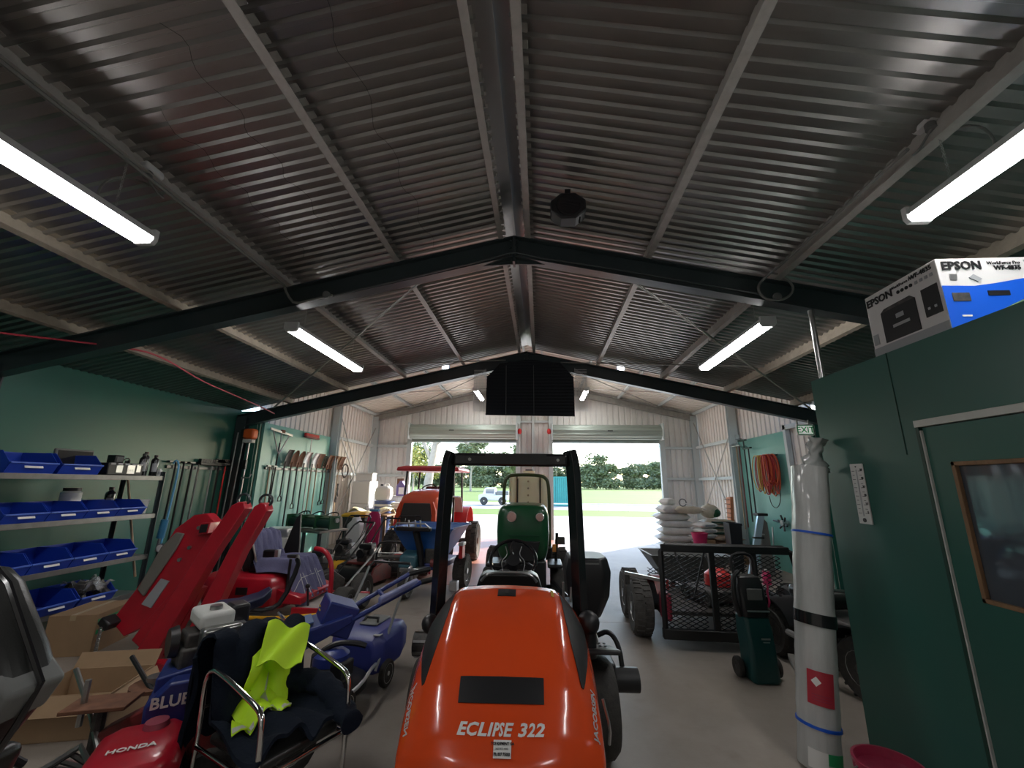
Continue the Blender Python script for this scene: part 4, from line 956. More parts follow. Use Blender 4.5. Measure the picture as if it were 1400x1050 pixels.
MB().prism([(-.22,.95),(.24,.95),(.18,.70),(-.14,.70)], 'y', -.015, .02).build('grille', 'black', t, .01)
MB().box((.02,-.004,1.02), (.42,.02,.006)).build('hood_crease', 'dark_green', t)
MB().bx(-.30, .32, .05, 1.3, .34, .70).build('chassis', 'black', t, .03); MB().bx(-.40, .42, .70, 1.5, .60, .78).build('platform', 'black', t, .02)
MB().tube([(-.33,.86,.75),(-.335,.86,1.35),(-.33,.86,1.70),(-.29,.86,1.80),(-.19,.86,1.84),(.21,.86,1.84),(.33,.86,1.80),(.375,.86,1.70),(.385,.86,1.35),(.38,.86,.75)], .026, 8, smooth=2).build('roll_bar', mat('olive_tube', (.045,.06,.02), .45), t)
for x in (-.12, .24): MB().cyl((x,.95,1.2), (x,.95,1.78), .009, n=6).build('screen_wire', 'black', t)
tk = MB().bx(-.27, .36, 1.05, 1.55, 1.12, 1.86).build('tank', 'cream_tank', t, .07, 4)
for k in range(5): MB().cyl((.045,1.048,1.30+k*.11), (.045,1.040,1.30+k*.11), .016, n=8).build('level_mark', 'wood_handle', tk)
MB().cyl((.05,1.3,1.86), (.05,1.3,1.915), .10, n=18).build('tank_cap', 'cream_tank', tk); MB().box((.05,1.3,1.93), (.12,.04,.02)).build('cap_grip', 'black', tk)
for x in (-.14, .24): MB().bx(x-.012, x+.012, 1.035, 1.06, 1.0, 1.85).build('tank_strap', 'wood', t)
wheel(t, (-.46,.42,.28), .28, .22); wheel(t, (.50,.42,.28), .28, .22); wheel(t, (-.50,1.45,.34), .34, .28, treads=14); wheel(t, (.54,1.45,.34), .34, .28, treads=14)
MB().box((.44,.35,.62), (.20,.5,.05)).build('fender', 'black', t, .02); MB().box((-.40,.35,.62), (.20,.5,.05)).build('fender', 'black', t, .02)
MB().cyl((-.45,.42,.28), (.48,.42,.28), .05, n=10).build('axle', 'engine', t)
MB().cyl((.46,.42,.58), (.48,.42,1.02), .022, n=8).build('side_post', 'black', t); MB().box((.53,.40,.92), (.12,.08,.10)).build('indicator', 'engine', t, .01); MB().box((.44,.38,.82), (.05,.04,.10)).build('lamp', mat('amber', (.8,.30,.06), .4), t)
for x in (-.62, .05, .66):
    r = MB().cyl((x-.27,-.22,.13), (x+.27,-.22,.13), .095, n=14).build('cutting_reel', 'engine', t); MB().box((x,-.12,.23), (.56,.12,.06), (.3,0,0)).build('reel_cover', 'yellow_dull' if x < 0 else 'dark_green', r, .01)
    MB().cyl((x,-.18,.24), (x*.6,.2,.42), .03, n=8).build('lift_arm', 'black', t)
wheel(t, (.30,-.40,.075), .075, .05, name='castor', n=14); wheel(t, (.10,-.38,.075), .075, .05, name='castor', n=14)

# ================================================================== RED TRACTOR WITH CANOPY
t = thing('canopy_tractor', 'orange-red tractor with flat red canopy near the roller door', 'tractor', (-2.72, 9.25, 0), 0)
hr = []
for y, w_, z0, z1 in ((0,.40,.62,1.28),(.08,.46,.60,1.40),(.25,.49,.60,1.47),(.6,.50,.60,1.52),(1.0,.50,.60,1.55)):
    hr.append([(w_*x, y+(.10*max(0, z-.5) if y < .1 else 0), z0+(z1-z0)*z) for x, z in ((-1,0),(-1,.45),(-.96,.72),(-.82,.92),(-.5,1),(.5,1),(.82,.92),(.96,.72),(1,.45),(1,0))])
MB().loft(hr).build('hood', 'orange_tractor', t, .02, ang=50)
MB().prism([(-.33,.68),(.33,.68),(.34,1.0),(.29,1.26),(-.29,1.26),(-.34,1.0)], 'y', -.03, .06).build('radiator_screen', 'tint_screen', t, .02)
for sg in (-1, 1): MB().prism([(sg*.36,.66),(sg*.44,.66),(sg*.44,1.1),(sg*.36,1.30)], 'y', -.03, .05).build('front_frame', 'orange_tractor', t, .01)
MB().bx(-.35, .35, .1, 2.0, .40, .66).build('chassis', 'engine', t, .03); MB().bx(-.46, .46, -.10, .05, .42, .62).build('front_weight', 'engine', t, .02)
wheel(t, (-.62,.35,.33), .33, .22, treads=14); wheel(t, (.62,.35,.33), .33, .22, treads=14)
wheel(t, (-.70,1.75,.52), .52, .34, tyre='tyre_dusty', treads=16); wheel(t, (1.15,.75,.42), .42, .26, tyre='tyre_dusty', treads=18, hub='rust')
for sg in (-1, 1): MB().grid(lambda u, v, sg=sg: (sg*(.52+.38*v), 1.75+.60*math.cos(.3+2.6*u), .52+.60*math.sin(.3+2.6*u)), 14, 2, .02).build('fender', 'red_bright', t, ang=60)
MB().cyl((.0,.75,.42), (1.15,.75,.42), .05, n=8).build('axle', 'engine', t)
for x, y in ((-.58,1.0),(.58,1.0),(-.58,2.1),(.58,2.1)): MB().tube([(x*1.05,y,.75),(x*1.05,y,1.2),(x,y,2.0)], .028, 8).build('canopy_post', 'black', t)
MB().loft([[(sx*w_, 1.5+sy*l_, z) for sx, sy in ((-1,-1),(1,-1),(1,1),(-1,1))] for w_, l_, z in ((.74,.78,1.97),(.76,.80,1.99),(.74,.78,2.06),(.60,.62,2.10))]).build('canopy', 'red_bright', t, .02, 3)
MB().box((-.05,1.75,1.38), (.50,.14,.46), (-.12,0,0)).build('seat_back', mat('brown_vinyl', (.06,.03,.025), .5), t, .06, 4); MB().box((-.05,1.50,1.12), (.50,.45,.12)).build('seat_cushion', MATS['brown_vinyl'], t, .04, 3)
MB().tube([(.2*math.cos(a)-.02, 1.05+.14*math.sin(a), 1.52+.13*math.sin(a)) for a in [2*PI*k/24 for k in range(24)]], .015, 6, True).build('steering_wheel', 'black', t)
MB().cyl((-.34,1.45,1.2), (-.34,1.45,1.55), .03, n=8).build('arm_lever', 'black', t)
MB().grid(lambda u, v: (.55+.22*v, .9+.55*math.cos(.2+1.6*u), .75+.65*math.sin(.2+1.6*u)), 10, 2, .02).build('side_guard', mat('guard_white', (.65,.68,.70), .4), t, ang=60)
MB().tube([(.52,.95,.75),(.56,.85,1.2),(.48,.82,1.60)], .02, 6, smooth=1).build('grab_rail', 'red_dull', t)

# ================================================================== BLUE SPREADER
t = thing('blue_spreader', 'blue hopper spreader on wheels before the canopy tractor', 'spreader', (-1.83, 7.25, 0), -.12)
def hop(z, w_, l_, th=0): return [(-w_,-l_,z),(w_,-l_,z),(w_,l_,z),(-w_,l_,z)]
outer = [hop(.52,.22,.26), hop(.70,.34,.36), hop(.98,.50,.46), hop(1.00,.53,.49)]
inner = [hop(1.00,.48,.44), hop(.72,.31,.33), hop(.56,.20,.24)]
MB().loft(outer+inner).build('hopper', 'blue_hopper', t, .008)
MB().tube([(-.52,-.48,1.0),(.52,-.48,1.0),(.52,.48,1.0),(-.52,.48,1.0)], .018, 6, True).build('rim', 'blue_hopper', t)
MB().box((0,.05,.42), (.62,.9,.10)).build('chassis', 'blue', t, .02); MB().box((-.05,-.42,.40), (.42,.42,.06)).build('step_plate', 'alu', t, .01)
MB().prism([(-.62,.42),(-.30,.42),(-.34,.66),(-.58,.60)], 'x', -.30, -.02).build('front_cover', mat('spreader_teal', (.03,.10,.13), .5), t, .03)
wheel(t, (.48,.22,.27), .27, .20, tyre='tyre_dusty', treads=16); wheel(t, (-.48,.22,.27), .27, .20, tyre='tyre_dusty', treads=16)
wheel(t, (-.14,-.62,.20), .20, .12, n=20, hub='steel', tyre='rubber'); MB().tube([(-.14,-.5,.42),(-.06,-.6,.40),(-.05,-.62,.2)], .022, 8).build('castor_fork', 'steel', t); MB().tube([(-.14,-.5,.42),(-.22,-.6,.40),(-.23,-.62,.2)], .022, 8).build('castor_fork', 'steel', t)
MB().tube([(0,-.42,.43),(0,-.50,.70),(-.03,-.62,.96)], .055, 8).build('control_post', 'black', t)
MB().box((-.06,-.64,1.00), (.56,.10,.06)).build('control_bar', 'black', t, .015)
MB().tube([(-.32,-.64,1.0),(-.36,-.70,1.03),(-.30,-.74,1.09),(.16,-.74,1.09),(.22,-.70,1.03),(.18,-.64,1.0)], .012, 6).build('handle_rail', 'alu', t)
for x in (-.14,-.03,.05): MB().cyl((x,-.64,1.02), (x,-.68,1.13), .012, n=6).build('lever', 'alu', t)
MB().box((.14,-.25,.56), (.22,.26,.24)).build('motor', 'engine', t, .02); MB().cyl((.16,-.40,.48), (.26,-.40,.48), .06, n=12).build('pulley', 'red_dull', t)
MB().box((.56,-.10,.62), (.06,.16,.20)).build('tail_lamp', 'red_bright', t, .01); MB().box((.56,-.10,.74), (.08,.18,.05)).build('lamp_guard', 'white', t, .01); MB().box((.50,-.25,.14), (.12,.12,.14)).build('rear_coupling', 'alu', t, .01)

# ================================================================== RED LIFT FRAME AND RED TRIPLEX
t = thing('lift_frame', 'red steel mower lift with three raised slanting arms', 'mower lift', (-3.9, 4.5, 0), 0)
def slab(name, poly, ya, yb, m='red', bev=.008, shift=0., top=None):
    """outline in x,z leaning away: y grows with height"""
    f = lambda p, y: Vector((p[0]+3.9, y-4.5+shift*p[1], p[1])); n = len(poly)
    return MB().add([f(p, ya) for p in poly]+[f(p, yb) for p in poly], [tuple(reversed(range(n))), tuple(range(n, 2*n))]+[(i, (i+1) % n, (i+1) % n+n, i+n) for i in range(n)]).build(name, m, t, bev)
A = slab('plate_arm', [(-4.16,.17),(-3.94,.28),(-3.74,.70),(-3.62,1.10),(-3.64,1.24),(-3.78,1.33),(-3.92,1.31),(-4.08,1.16),(-4.17,.79),(-4.25,.55),(-4.36,.29)], 4.27, 4.39, shift=.28)
slab('plate_arm', [(-3.80,.05),(-3.62,.05),(-3.48,.62),(-3.74,.66),(-3.96,.30),(-4.02,.16)], 4.22, 4.30, shift=.28)
slab('socket_end', [(-3.74,1.12),(-3.63,1.13),(-3.64,1.245),(-3.75,1.235)], 4.20, 4.40, 'red', .006, .28); slab('socket_hole', [(-3.725,1.135),(-3.645,1.145),(-3.655,1.23),(-3.735,1.22)], 4.193, 4.21, 'black', 0, .28)
slab('lift_arm', [(-3.84,.02),(-3.63,.02),(-3.37,.98),(-3.21,1.40),(-3.25,1.46),(-3.31,1.47),(-3.38,1.43),(-3.54,1.0)], 4.08, 4.20, shift=.28)
slab('lift_arm', [(-3.36,.02),(-3.17,.02),(-3.02,.98),(-2.89,1.39),(-2.93,1.45),(-2.99,1.47),(-3.05,1.43),(-3.17,1.0)], 3.98, 4.10, shift=.28)
for x, y in ((-3.30,4.55),(-2.97,4.45)): MB().tube([(x+3.9+.07*math.cos(a), y-4.5+.0, 1.49+.06*math.sin(a)) for a in [2*PI*k/16 for k in range(16)]], .014, 6, True).build('hook_ring', 'steel_dark', t)
MB().bx(-.10, .80, -.50, -.40, 0, .08).build('base_rail', 'red', t, .01); MB().bx(-.30, .70, .20, .30, 0, .08).build('base_rail', 'red', t, .01); MB().bx(.10, .20, -.45, .30, .0, .08).build('base_rail', 'red', t, .01)
MB().bx(-.25, .75, -.06, .02, .30, .38).build('cross_tube', 'red', t, .01)
slab('grey_glove', [(-4.20,.58),(-4.10,.52),(-3.96,.95),(-3.93,1.12),(-4.03,1.13),(-4.13,.98)], 4.235, 4.265, mat('glove', (.16,.15,.13), .8), .012, .28); slab('paper_tag', [(-4.10,.45),(-3.98,.42),(-3.90,.66),(-4.00,.68)], 4.255, 4.268, 'print_grey', 0, .28)
for x, z in ((-3.80,1.18),(-3.82,.98),(-3.88,.86)): MB().cyl((x+3.9,-.25+.28*z,z), (x+3.9,-.22+.28*z,z), .02, n=8).build('bolt', 'steel', t)
MB().box((-.42,-.20,.30), (.12,.14,.08), (0,.6,0)).build('rubber_stop', 'black', t, .015)
mm = MB()
for k in range(14): mm.tube([(-.40+.012*math.cos(a)*(1 if k % 2 else .3), -.30+.012*math.cos(a)*(.3 if k % 2 else 1), .27-k*.019+.014*math.sin(a)) for a in [2*PI*j/10 for j in range(10)]], .005, 4, True)
mm.build('chain', 'steel', t)

t = thing('red_triplex_mower', 'red ride-on mower with blue striped cover draped on its seat', 'mower', (-3.45, 5.55, 0), 0)
MB().loft([[(x*.50-.14, y*.42, z) for x, y in ((-1,-.8),(-.85,-1),(.8,-1),(1,-.75),(1,.75),(.8,1),(-.85,1),(-1,.8))] for z in (.22,)]+[[(x*wx*.84-.14-.02*k, y*wy, z) for x, y in ((-1,-.8),(-.85,-1),(.8,-1),(1,-.75),(1,.75),(.8,1),(-.85,1),(-1,.8))] for k, (wx, wy, z) in enumerate(((.62,.44,.28),(.62,.44,.46),(.58,.41,.55),(.50,.34,.59)))]).build('body', 'red', t, .015)
MB().box((-.10,-.445,.42), (.14,.012,.08)).build('vent', 'black', t); MB().cyl((.22,-.43,.36), (.22,-.455,.36), .03, n=12).build('lock', 'steel', t); MB().bx(-.52, -.40, -.448, -.44, .28, .34).build('decal', 'print_grey', t)
MB().box((-.26,.0,.80), (.14,.48,.44), (0,-.16,0)).build('seat_back', 'black', t, .05, 3); MB().box((.06,.0,.63), (.52,.50,.12)).build('seat_cushion', 'black', t, .04, 3)
def cov(u, v):
    s_ = v*1.75
    if s_ < .10: x = -.30+s_*1.2; z = 1.03+.04*math.sin(s_*30)
    elif s_ < .62: x = -.18+.10*(s_-.1)/.52; z = 1.05-(s_-.1)*.62
    elif s_ < 1.10: x = -.08+(s_-.62)*.95; z = .728+.02*math.sin((s_-.62)*6)
    else: x = .376+(s_-1.10)*.36; z = .73-(s_-1.10)*.66
    yy = (-.33+.66*u)
    z -= .16*max(0, abs(2*u-1)-.75)*4*(.35 if s_ < .62 else .9)
    w_ = .018*math.sin(u*34+v*5)+.010*math.sin(u*61-v*9); return (x+w_*(1 if s_ > .6 else .7), yy*(1.0 if s_ > .5 else .86), z+w_*.6)
cv = MB().grid(cov, 44, 40, .006).build('seat_cover', 'cover_cloth', t, ang=80)
for k in range(7): MB().tube([Vector(cov(.12+.13*k, 1-.24*j/6))+Vector((.006,0,.004)) for j in range(7)], .004, 4).build('white_stripe', 'silver_tape', cv)
MB().tube([Vector(cov(j/24, .80))+Vector((.008,0,.004)) for j in range(25)], .005, 4).build('white_stripe', 'silver_tape', cv)
MB().tube([(-.30,-.26,.75),(-.26,-.30,1.0),(-.16,-.30,.98),(-.06,-.31,.72)], .012, 6, smooth=1).build('seat_frame', 'steel', t)
MB().bx(.55, 1.15, -.45, .35, .20, .25).build('foot_deck', mat('deck_grey', (.38,.36,.34), .5, noise=.3, nscale=12), t, .01)
for a in ((.55,1.15,-.47,-.44),(.55,1.15,.34,.37)): MB().bx(*a, .19, .27).build('deck_edge', 'red', t, .008)
MB().tube([(-.45,-.5,.16),(.35,-.52,.16),(.75,-.52,.20),(1.15,-.40,.22),(1.22,-.2,.22)], .022, 8, smooth=2).build('guard_rail', 'yellow', t)
MB().tube([(.55,-.08,.86),(.70,-.10,.84),(.80,-.12,.72),(.84,-.14,.55),(.84,-.14,.24)], .030, 10, smooth=2).build('hoop_rail', 'red', t)
MB().cyl((.40,-.36,.40), (.42,-.38,.78), .016, n=8).build('lever', 'black', t); MB().box((.02,-.16,.80), (.16,.10,.09)).build('control_box', 'black', t, .015); MB().box((.12,-.18,.80), (.05,.06,.10)).build('switch', 'alu', t, .006)
wheel(t, (-.35,-.42,.23), .23, .18); wheel(t, (-.35,.42,.23), .23, .18); wheel(t, (.95,.0,.20), .20, .2); wheel(t, (.95,.55,.23), .23, .18)
MB().prism([(.30,.45),(.62,.36),(.62,.28),(.30,.28)], 'y', -.40, .40).build('footwell', 'red', t, .015); MB().cyl((.66,-.3,.25), (.64,-.32,.46), .012, n=6).build('pedal_rod', 'black', t); MB().sph((.64,-.32,.47), .028).build('knob', 'black', t)
# ================================================================== BLUE SCARIFIER, PUSH MOWER, CHAIR, NEAR CLUTTER
t = thing('blue_scarifier', 'blue walk-behind lawn scarifier with white engine tank', 'scarifier', (-2.02, 2.82, 0), -.98)
MB().prism([(-.30,.18),(.30,.18),(.34,.50),(.26,.60),(-.22,.60),(-.32,.50)], 'x', -.26, .26).build('housing', 'blue', t, .015)
MB().prism([(-.30,.52),(.28,.54),(.75,.74),(.74,.80),(.30,.70),(-.30,.60)], 'x', -.15, .16).build('belt_guard', 'blue', t, .012); MB().prism([(.0,.672),(.5,.762),(.5,.770),(.0,.680)], 'x', -.10, .10).build('guard_sheen', mat('blue_pale', (.10,.16,.34), .3), t)  # guard_sheen: highlight on the guard painted as a paler blue strip
MB().box((-.02,.66,.76), (.30,.22,.20), (-.35,0,0)).build('control_panel', 'blue', t, .012)
for k in range(3):
    for j in range(5): MB().cyl((-.10+k*.02,.556-.0*j,.72+j*.025), (-.10+k*.02,.548,.718+j*.025), .005, n=6).build('vent_hole', 'yellow_dull', t)
for sg in (-1, 1):
    MB().tube([(sg*.10,.55,.66),(sg*.13,.85,.80),(sg*.16,1.22,.96)], .018, 8).build('handle_tube', 'blue', t); MB().cyl((sg*.16,1.22,.96), (sg*.165,1.40,.985), .020, n=10).build('grip', 'black', t)
MB().prism([(.92,.835),(1.20,.945),(1.20,.985),(.92,.880)], 'x', .10, .17).build('handle_cover', mat('lilac', (.16,.18,.36), .4), t, .012)
MB().cyl((-.15,.98,.86), (.15,.98,.86), .016, n=8).build('cross_bar', 'blue', t)
for x in (-.30, .30): wheel(t, (x,-.20,.12), .12, .06, n=18, hub='white'); wheel(t, (x,.42,.15), .15, .06, n=18, hub='steel')
small_engine(t, (-.02,-.12,.59), tank='white_plastic', rz=.3, sc=1.05)
MB().cyl((-.20,-.34,.44), (-.20,-.34,.46), .13, n=24).build('pulley', 'rust', t); MB().cyl((-.20,-.34,.46), (-.20,-.34,.50), .05, n=16).build('pulley_hub', 'steel', t); MB().cyl((-.20,-.34,.2), (-.20,-.34,.44), .02, n=8).build('shaft', 'engine', t)
lm = Matrix.Translation((.275,.0,.36)) @ Matrix.Rotation(PI/2, 4, 'Z') @ Matrix.Rotation(PI/2, 4, 'X')
text_mesh('lettering', 'BLUEBIRD', .078, 'white', t, Matrix.Translation((.264,-.12,.51)) @ Matrix.Rotation(PI/2, 4, 'Z') @ Matrix.Rotation(PI/2, 4, 'X'), bold=.002)
text_mesh('lettering', 'BLUEBIRD', .085, 'white', t, Matrix.Translation((0,-.318,.31)) @ Matrix.Rotation(PI/2, 4, 'X'), bold=.002)
t2 = thing('saddle_post', 'navy padded saddle on a bent black post behind the scarifier', 'saddle', (-2.62, 3.80, 0), -.75)
MB().loft([[(x*w_, y, z+.02*abs(x)) for x in (-1,-.4,.4,1)]+[(x*w_*.8, y, z-.07) for x in (1,.4,-.4,-1)] for y, w_, z in ((-.22,.05,.66),(-.15,.11,.67),(0,.13,.66),(.14,.11,.69),(.22,.05,.74))]).build('saddle', mat('navy_vinyl', (.014,.02,.06), .4), t2, .02, ang=70)
MB().tube([(0,.0,.60),(.02,.22,.56),(.03,.32,.62),(.04,.42,.92),(.04,.40,.98)], .022, 8, smooth=1).build('post', 'black', t2); MB().tube([(-.16,.38,.98),(.04,.40,1.0),(.16,.36,.99)], .018, 8).build('handle_bar', 'black', t2)
MB().tube([(0,.0,.60),(.0,.02,.30),(.0,.0,.0)], .03, 8).build('pedestal', 'engine', t2); MB().box((0,0,.03), (.35,.35,.06)).build('base', 'engine', t2, .01); MB().tube([(.08,.28,.55),(.12,.36,.45),(.1,.38,.2)], .016, 8, smooth=1).build('chrome_lever', 'chrome', t2)

t = thing('push_mower', 'blue push lawn mower with black engine and grass catcher', 'lawn mower', (-1.66, 3.62, 0), -.16)
MB().lathe([(0,.10),(.25,.10),(.27,.12),(.27,.17),(.22,.20),(0,.205)], (0,0,0), 'z', 24).build('deck', 'black', t)
MB().lathe([(0,.20),(.16,.20),(.16,.27),(.13,.31),(0,.32)], (0,-.03,0), 'z', 20).build('engine', 'engine', t); MB().lathe([(0,.31),(.14,.31),(.135,.37),(.09,.40),(0,.405)], (0,-.03,0), 'z', 20).build('engine_cover', 'blue', t)
MB().box((.12,-.06,.28), (.10,.18,.12)).build('muffler', 'black', t, .015); MB().box((-.13,.02,.30), (.10,.14,.12)).build('air_filter', 'black', t, .02); MB().tube([(-.1,-.12,.36),(.0,-.02,.44),(.14,.06,.43),(.22,.10,.40)], .022, 8, smooth=2).build('intake_hose', 'black', t)
MB().tube([(.27,-.20,.17),(.30,-.05,.20),(.28,.10,.24),(.24,.24,.22)], .014, 6, smooth=1).build('deck_rail', 'alu', t)
cat_ = MB().loft([[(x*w_, y, z) for x, z in ((-1,z0),(1,z0),(1,z1*.85),(.8,z1),(-.8,z1),(-1,z1*.85))] for y, w_, z0, z1 in ((.26,.20,.12,.36),(.34,.26,.12,.42),(.62,.27,.14,.43),(.80,.23,.18,.40),(.86,.17,.20,.34))]).build('grass_catcher', mat('catcher_blue', (.03,.04,.20), .38), t, .02)
MB().box((0,.60,.435), (.18,.26,.02)).build('catcher_lid', 'grey_plastic', cat_, .01); MB().tube([(-.08,.5,.43),(-.06,.55,.47),(.06,.55,.47),(.08,.5,.43)], .012, 6).build('catcher_handle', 'black', cat_); MB().bx(.16, .22, .30, .36, .405, .412).build('decal', 'print_grey', cat_)
for x in (-.27, .27):
    for y in (-.20, .38): wheel(t, (x,y,.105), .105, .05, n=20, hub='white_plastic', hr=.68)
for x in (-.23, .23): MB().tube([(x,.26,.16),(x,.55,.55),(x,.80,.86)], .012, 8).build('handle_tube', 'alu', t)
MB().tube([(-.23,.80,.86),(-.2,.84,.90),(.2,.84,.90),(.23,.80,.86)], .013, 8).build('handle_bar', 'black', t); MB().box((.24,.78,.84), (.03,.05,.09), (.3,0,0)).build('throttle', 'alu', t, .005)
text_mesh('lettering', 'VICTA', .05, 'silver_tape', t, Matrix.Translation((.0,-.262,.145)) @ Matrix.Rotation(PI/2, 4, 'X'))

# chrome chair with hi-vis jacket
t = thing('chrome_chair', 'chrome-framed armchair with dark seat beside the orange mower', 'chair', (-1.41, 2.45, 0), 1.12)
CW, CZ = .24, .45
MB().box((0,-.02,CZ-.03), (.42,.46,.05)).build('seat', 'vinyl', t, .02, 3); MB().box((0,.25,.68), (.40,.05,.34), (-.16,0,0)).build('backrest', 'vinyl', t, .02, 3)
for sg in (-1, 1):
    MB().tube([(sg*CW,-.27,.0),(sg*CW,-.27,.30),(sg*CW,-.27,.58),(sg*CW,-.25,.655),(sg*CW,-.17,.68),(sg*CW,.10,.735),(sg*CW,.22,.745),(sg*CW*.98,.28,.68),(sg*CW*.96,.27,.42),(sg*CW*.96,.33,.0)], .0135, 10, smooth=2).build('arm_frame', 'chrome', t, ang=60)
    MB().cyl((sg*CW,-.27,CZ-.07), (sg*CW*.97,.27,CZ-.07), .011, n=10).build('side_rail', 'chrome', t)
MB().cyl((-CW,-.25,CZ-.07), (CW,-.25,CZ-.07), .012, n=10).build('front_rail', 'chrome', t)
MB().cyl((-CW,.28,.55), (CW,.28,.55), .011, n=10).build('back_rail', 'chrome', t)
j = thing('work_jacket', 'navy work jacket with yellow hi-vis panels slung over chair', 'jacket', (-1.41, 2.45, 0), 1.12)
def fold(u, v, a=1.): return a*(.020*math.sin(u*11+v*4)+.014*math.sin(u*23-v*9)+.010*math.sin(v*19+u*6))
def jk(u, v):                      # over the back, down the seat, off the front
    s_ = v*1.55; x = -.26+.50*u
    if s_ < .45: y = .33+.03*math.sin(v*9); z = .36+s_*1.08
    elif s_ < .55: y = .33-(s_-.45)*1.3; z = .85+.02*math.sin((s_-.45)*30)
    elif s_ < .98: y = .20-(s_-.55)*.12; z = .84-(s_-.55)*.80
    else: y = .15-(s_-.98)*.72; z = .50-.03*(s_-.98)
    f = fold(u, v, 1.3); return (x+.6*f, y+f*.8, z+f*.7)
MB().grid(jk, 36, 48, .018).build('jacket_body', 'navy', j, ang=80)
def nrm(u, v):
    a = Vector(jk(min(u+.02,1), v))-Vector(jk(max(u-.02,0), v)); b = Vector(jk(u, min(v+.02,1)))-Vector(jk(u, max(v-.02,0)))
    n = a.cross(b).normalized()
    return n if n.z-n.y > 0 else -n
def on_jk(u, v, off): return Vector(jk(u, v))+nrm(u, v)*off
def yl(u, v): return on_jk(.38+.52*u-.18*v, .40+.34*v, .024+.018*math.sin(u*7+v*5)**2+.012*math.sin(v*11))
MB().grid(yl, 22, 20, .006).build('hivis_panel', 'hivis', j, ang=80)
def yl2(u, v): return (.02+.20*u-.10*v, .20-.10*v-.10*u, .90-.06*u-.16*v+.02*math.sin(u*9+v*5))
MB().grid(yl2, 14, 14, .006).build('hivis_collar', 'hivis', j, ang=80)
def yl3(u, v): return on_jk(.10+.60*u-.06*v, .70+.10*v, .026+.016*math.sin(u*9)**2)
MB().grid(yl3, 18, 12, .006).build('hivis_panel', 'hivis', j, ang=80)
MB().grid(lambda u, v: Vector(yl(.42+.12*u, v))+Vector((0,-.006,.006)), 4, 16, .002).build('reflective_tape', 'silver_tape', j, ang=80); MB().grid(lambda u, v: Vector(yl3(u, .70+.22*v))+Vector((0,-.006,.006)), 10, 4, .002).build('reflective_tape', 'silver_tape', j, ang=80)
sv = []
for k in range(22):
    f = k/21; c = Vector((.20+.05*math.sin(f*3), .15-.50*f, .55+.03*math.sin(f*5)-.06*f)); r = .075-.02*f+.006*math.sin(k*1.9)
    sv.append([c+Vector((r*1.15*math.cos(a)*(1+.08*math.sin(3*a+k*.7)), .01*math.sin(a), r*.75*math.sin(a)*(1+.08*math.sin(4*a-k)))) for a in [2*PI*q/16 for q in range(16)]])
MB().loft(sv).build('sleeve', 'navy', j, ang=80)
MB().grid(lambda u, v: (-.29+.06*u+.02*math.sin(v*8), .33-.05*v+.10*u, .78-.62*v), 4, 14, .02).build('sleeve', 'navy', j, ang=80)

# black operator seat in the foreground
t = thing('operator_seat', 'black vinyl operator seat in the dark near corner', 'seat', (-2.10, 1.52, 0), 0)
po_ = [(-.42,1.34),(-.05,1.385),(.10,1.375),(.17,1.33),(.33,1.13),(.40,1.02),(.36,.93),(.28,.82),(-.42,.80)]
MB().prism(po_, 'y', -.14, .05).build('backrest', 'vinyl', t, .045, 4)
MB().prism([(-.36,1.27),(-.05,1.31),(.08,1.29),(.26,1.08),(.30,1.0),(.20,.90),(-.36,.88)], 'y', -.165, -.12).build('back_pad', 'vinyl', t, .02, 4)
MB().prism([(-.42,.80),(.29,.80),(.22,.60),(.05,.46),(-.42,.46)], 'y', -.38, .10).build('seat_cushion', 'vinyl', t, .05, 4)
MB().tube([(-.42,1.365,1),(0,0,0)] and [(-.40,-.045,1.365),(-.05,-.045,1.405),(.12,-.045,1.39),(.20,-.045,1.33),(.42,-.045,1.03),(.37,-.045,.91),(.22,-.045,.62)], .010, 6).build('piping', 'black_gloss', t)
MB().prism([(.33,1.10),(.42,1.02),(.36,.92),(.31,.98)], 'y', -.13, .04).build('corner_cap', 'grey_plastic', t, .015)
MB().bx(-.40, .05, -.30, .06, .0, .47).build('pedestal', 'engine', t, .02); MB().tube([(.0,-.2,.42),(.12,-.3,.40),(.20,-.34,.30),(.16,-.3,.16)], .018, 8, smooth=1).build('adjust_lever', 'steel', t)

# red walk-behind machine at the lower edge
t = thing('red_edger', 'red-covered petrol edger lying before the open carton', 'edger', (-1.98, 2.25, 0), .55)
MB().loft([[(x*w_, y*l_, z) for x, y in ((-1,-.7),(-.7,-1),(.7,-1),(1,-.7),(1,.7),(.7,1),(-.7,1),(-1,.7))] for w_, l_, z in ((.19,.24,.24),(.20,.25,.36),(.17,.22,.43),(.11,.15,.46))]).build('engine_cover', 'red', t, .02, 3)
MB().box((0,-.02,.18), (.36,.42,.12)).build('deck', 'red_dull', t, .02); MB().lathe([(0,.45),(.06,.45),(.05,.485),(0,.49)], (.05,.10,0), 'z', 16).build('fuel_cap', mat('cap_pink', (.30,.05,.08), .5), t)
text_mesh('lettering', 'HONDA', .05, 'white', t, Matrix.Translation((.0,-.10,.468)), bold=.001)
for x in (-.22, .22):
    for y in (-.15, .2): wheel(t, (x,y,.09), .09, .05, n=16)
MB().tube([(-.15,.2,.25),(-.3,.45,.42),(-.52,.85,.55)], .014, 8).build('handle_tube', 'steel', t); MB().tube([(.12,.22,.25),(-.02,.5,.42),(-.28,.95,.55)], .014, 8).build('handle_tube', 'black', t)
MB().tube([(-.2,-.2,.3),(-.35,-.1,.38),(-.42,.1,.3)], .012, 6, smooth=2).build('throttle_cable', 'black', t)
t = thing('red_cultivator', 'dull red upright cultivator frame beside the hung jacket', 'cultivator', (-1.88, 2.62, 0), .3)
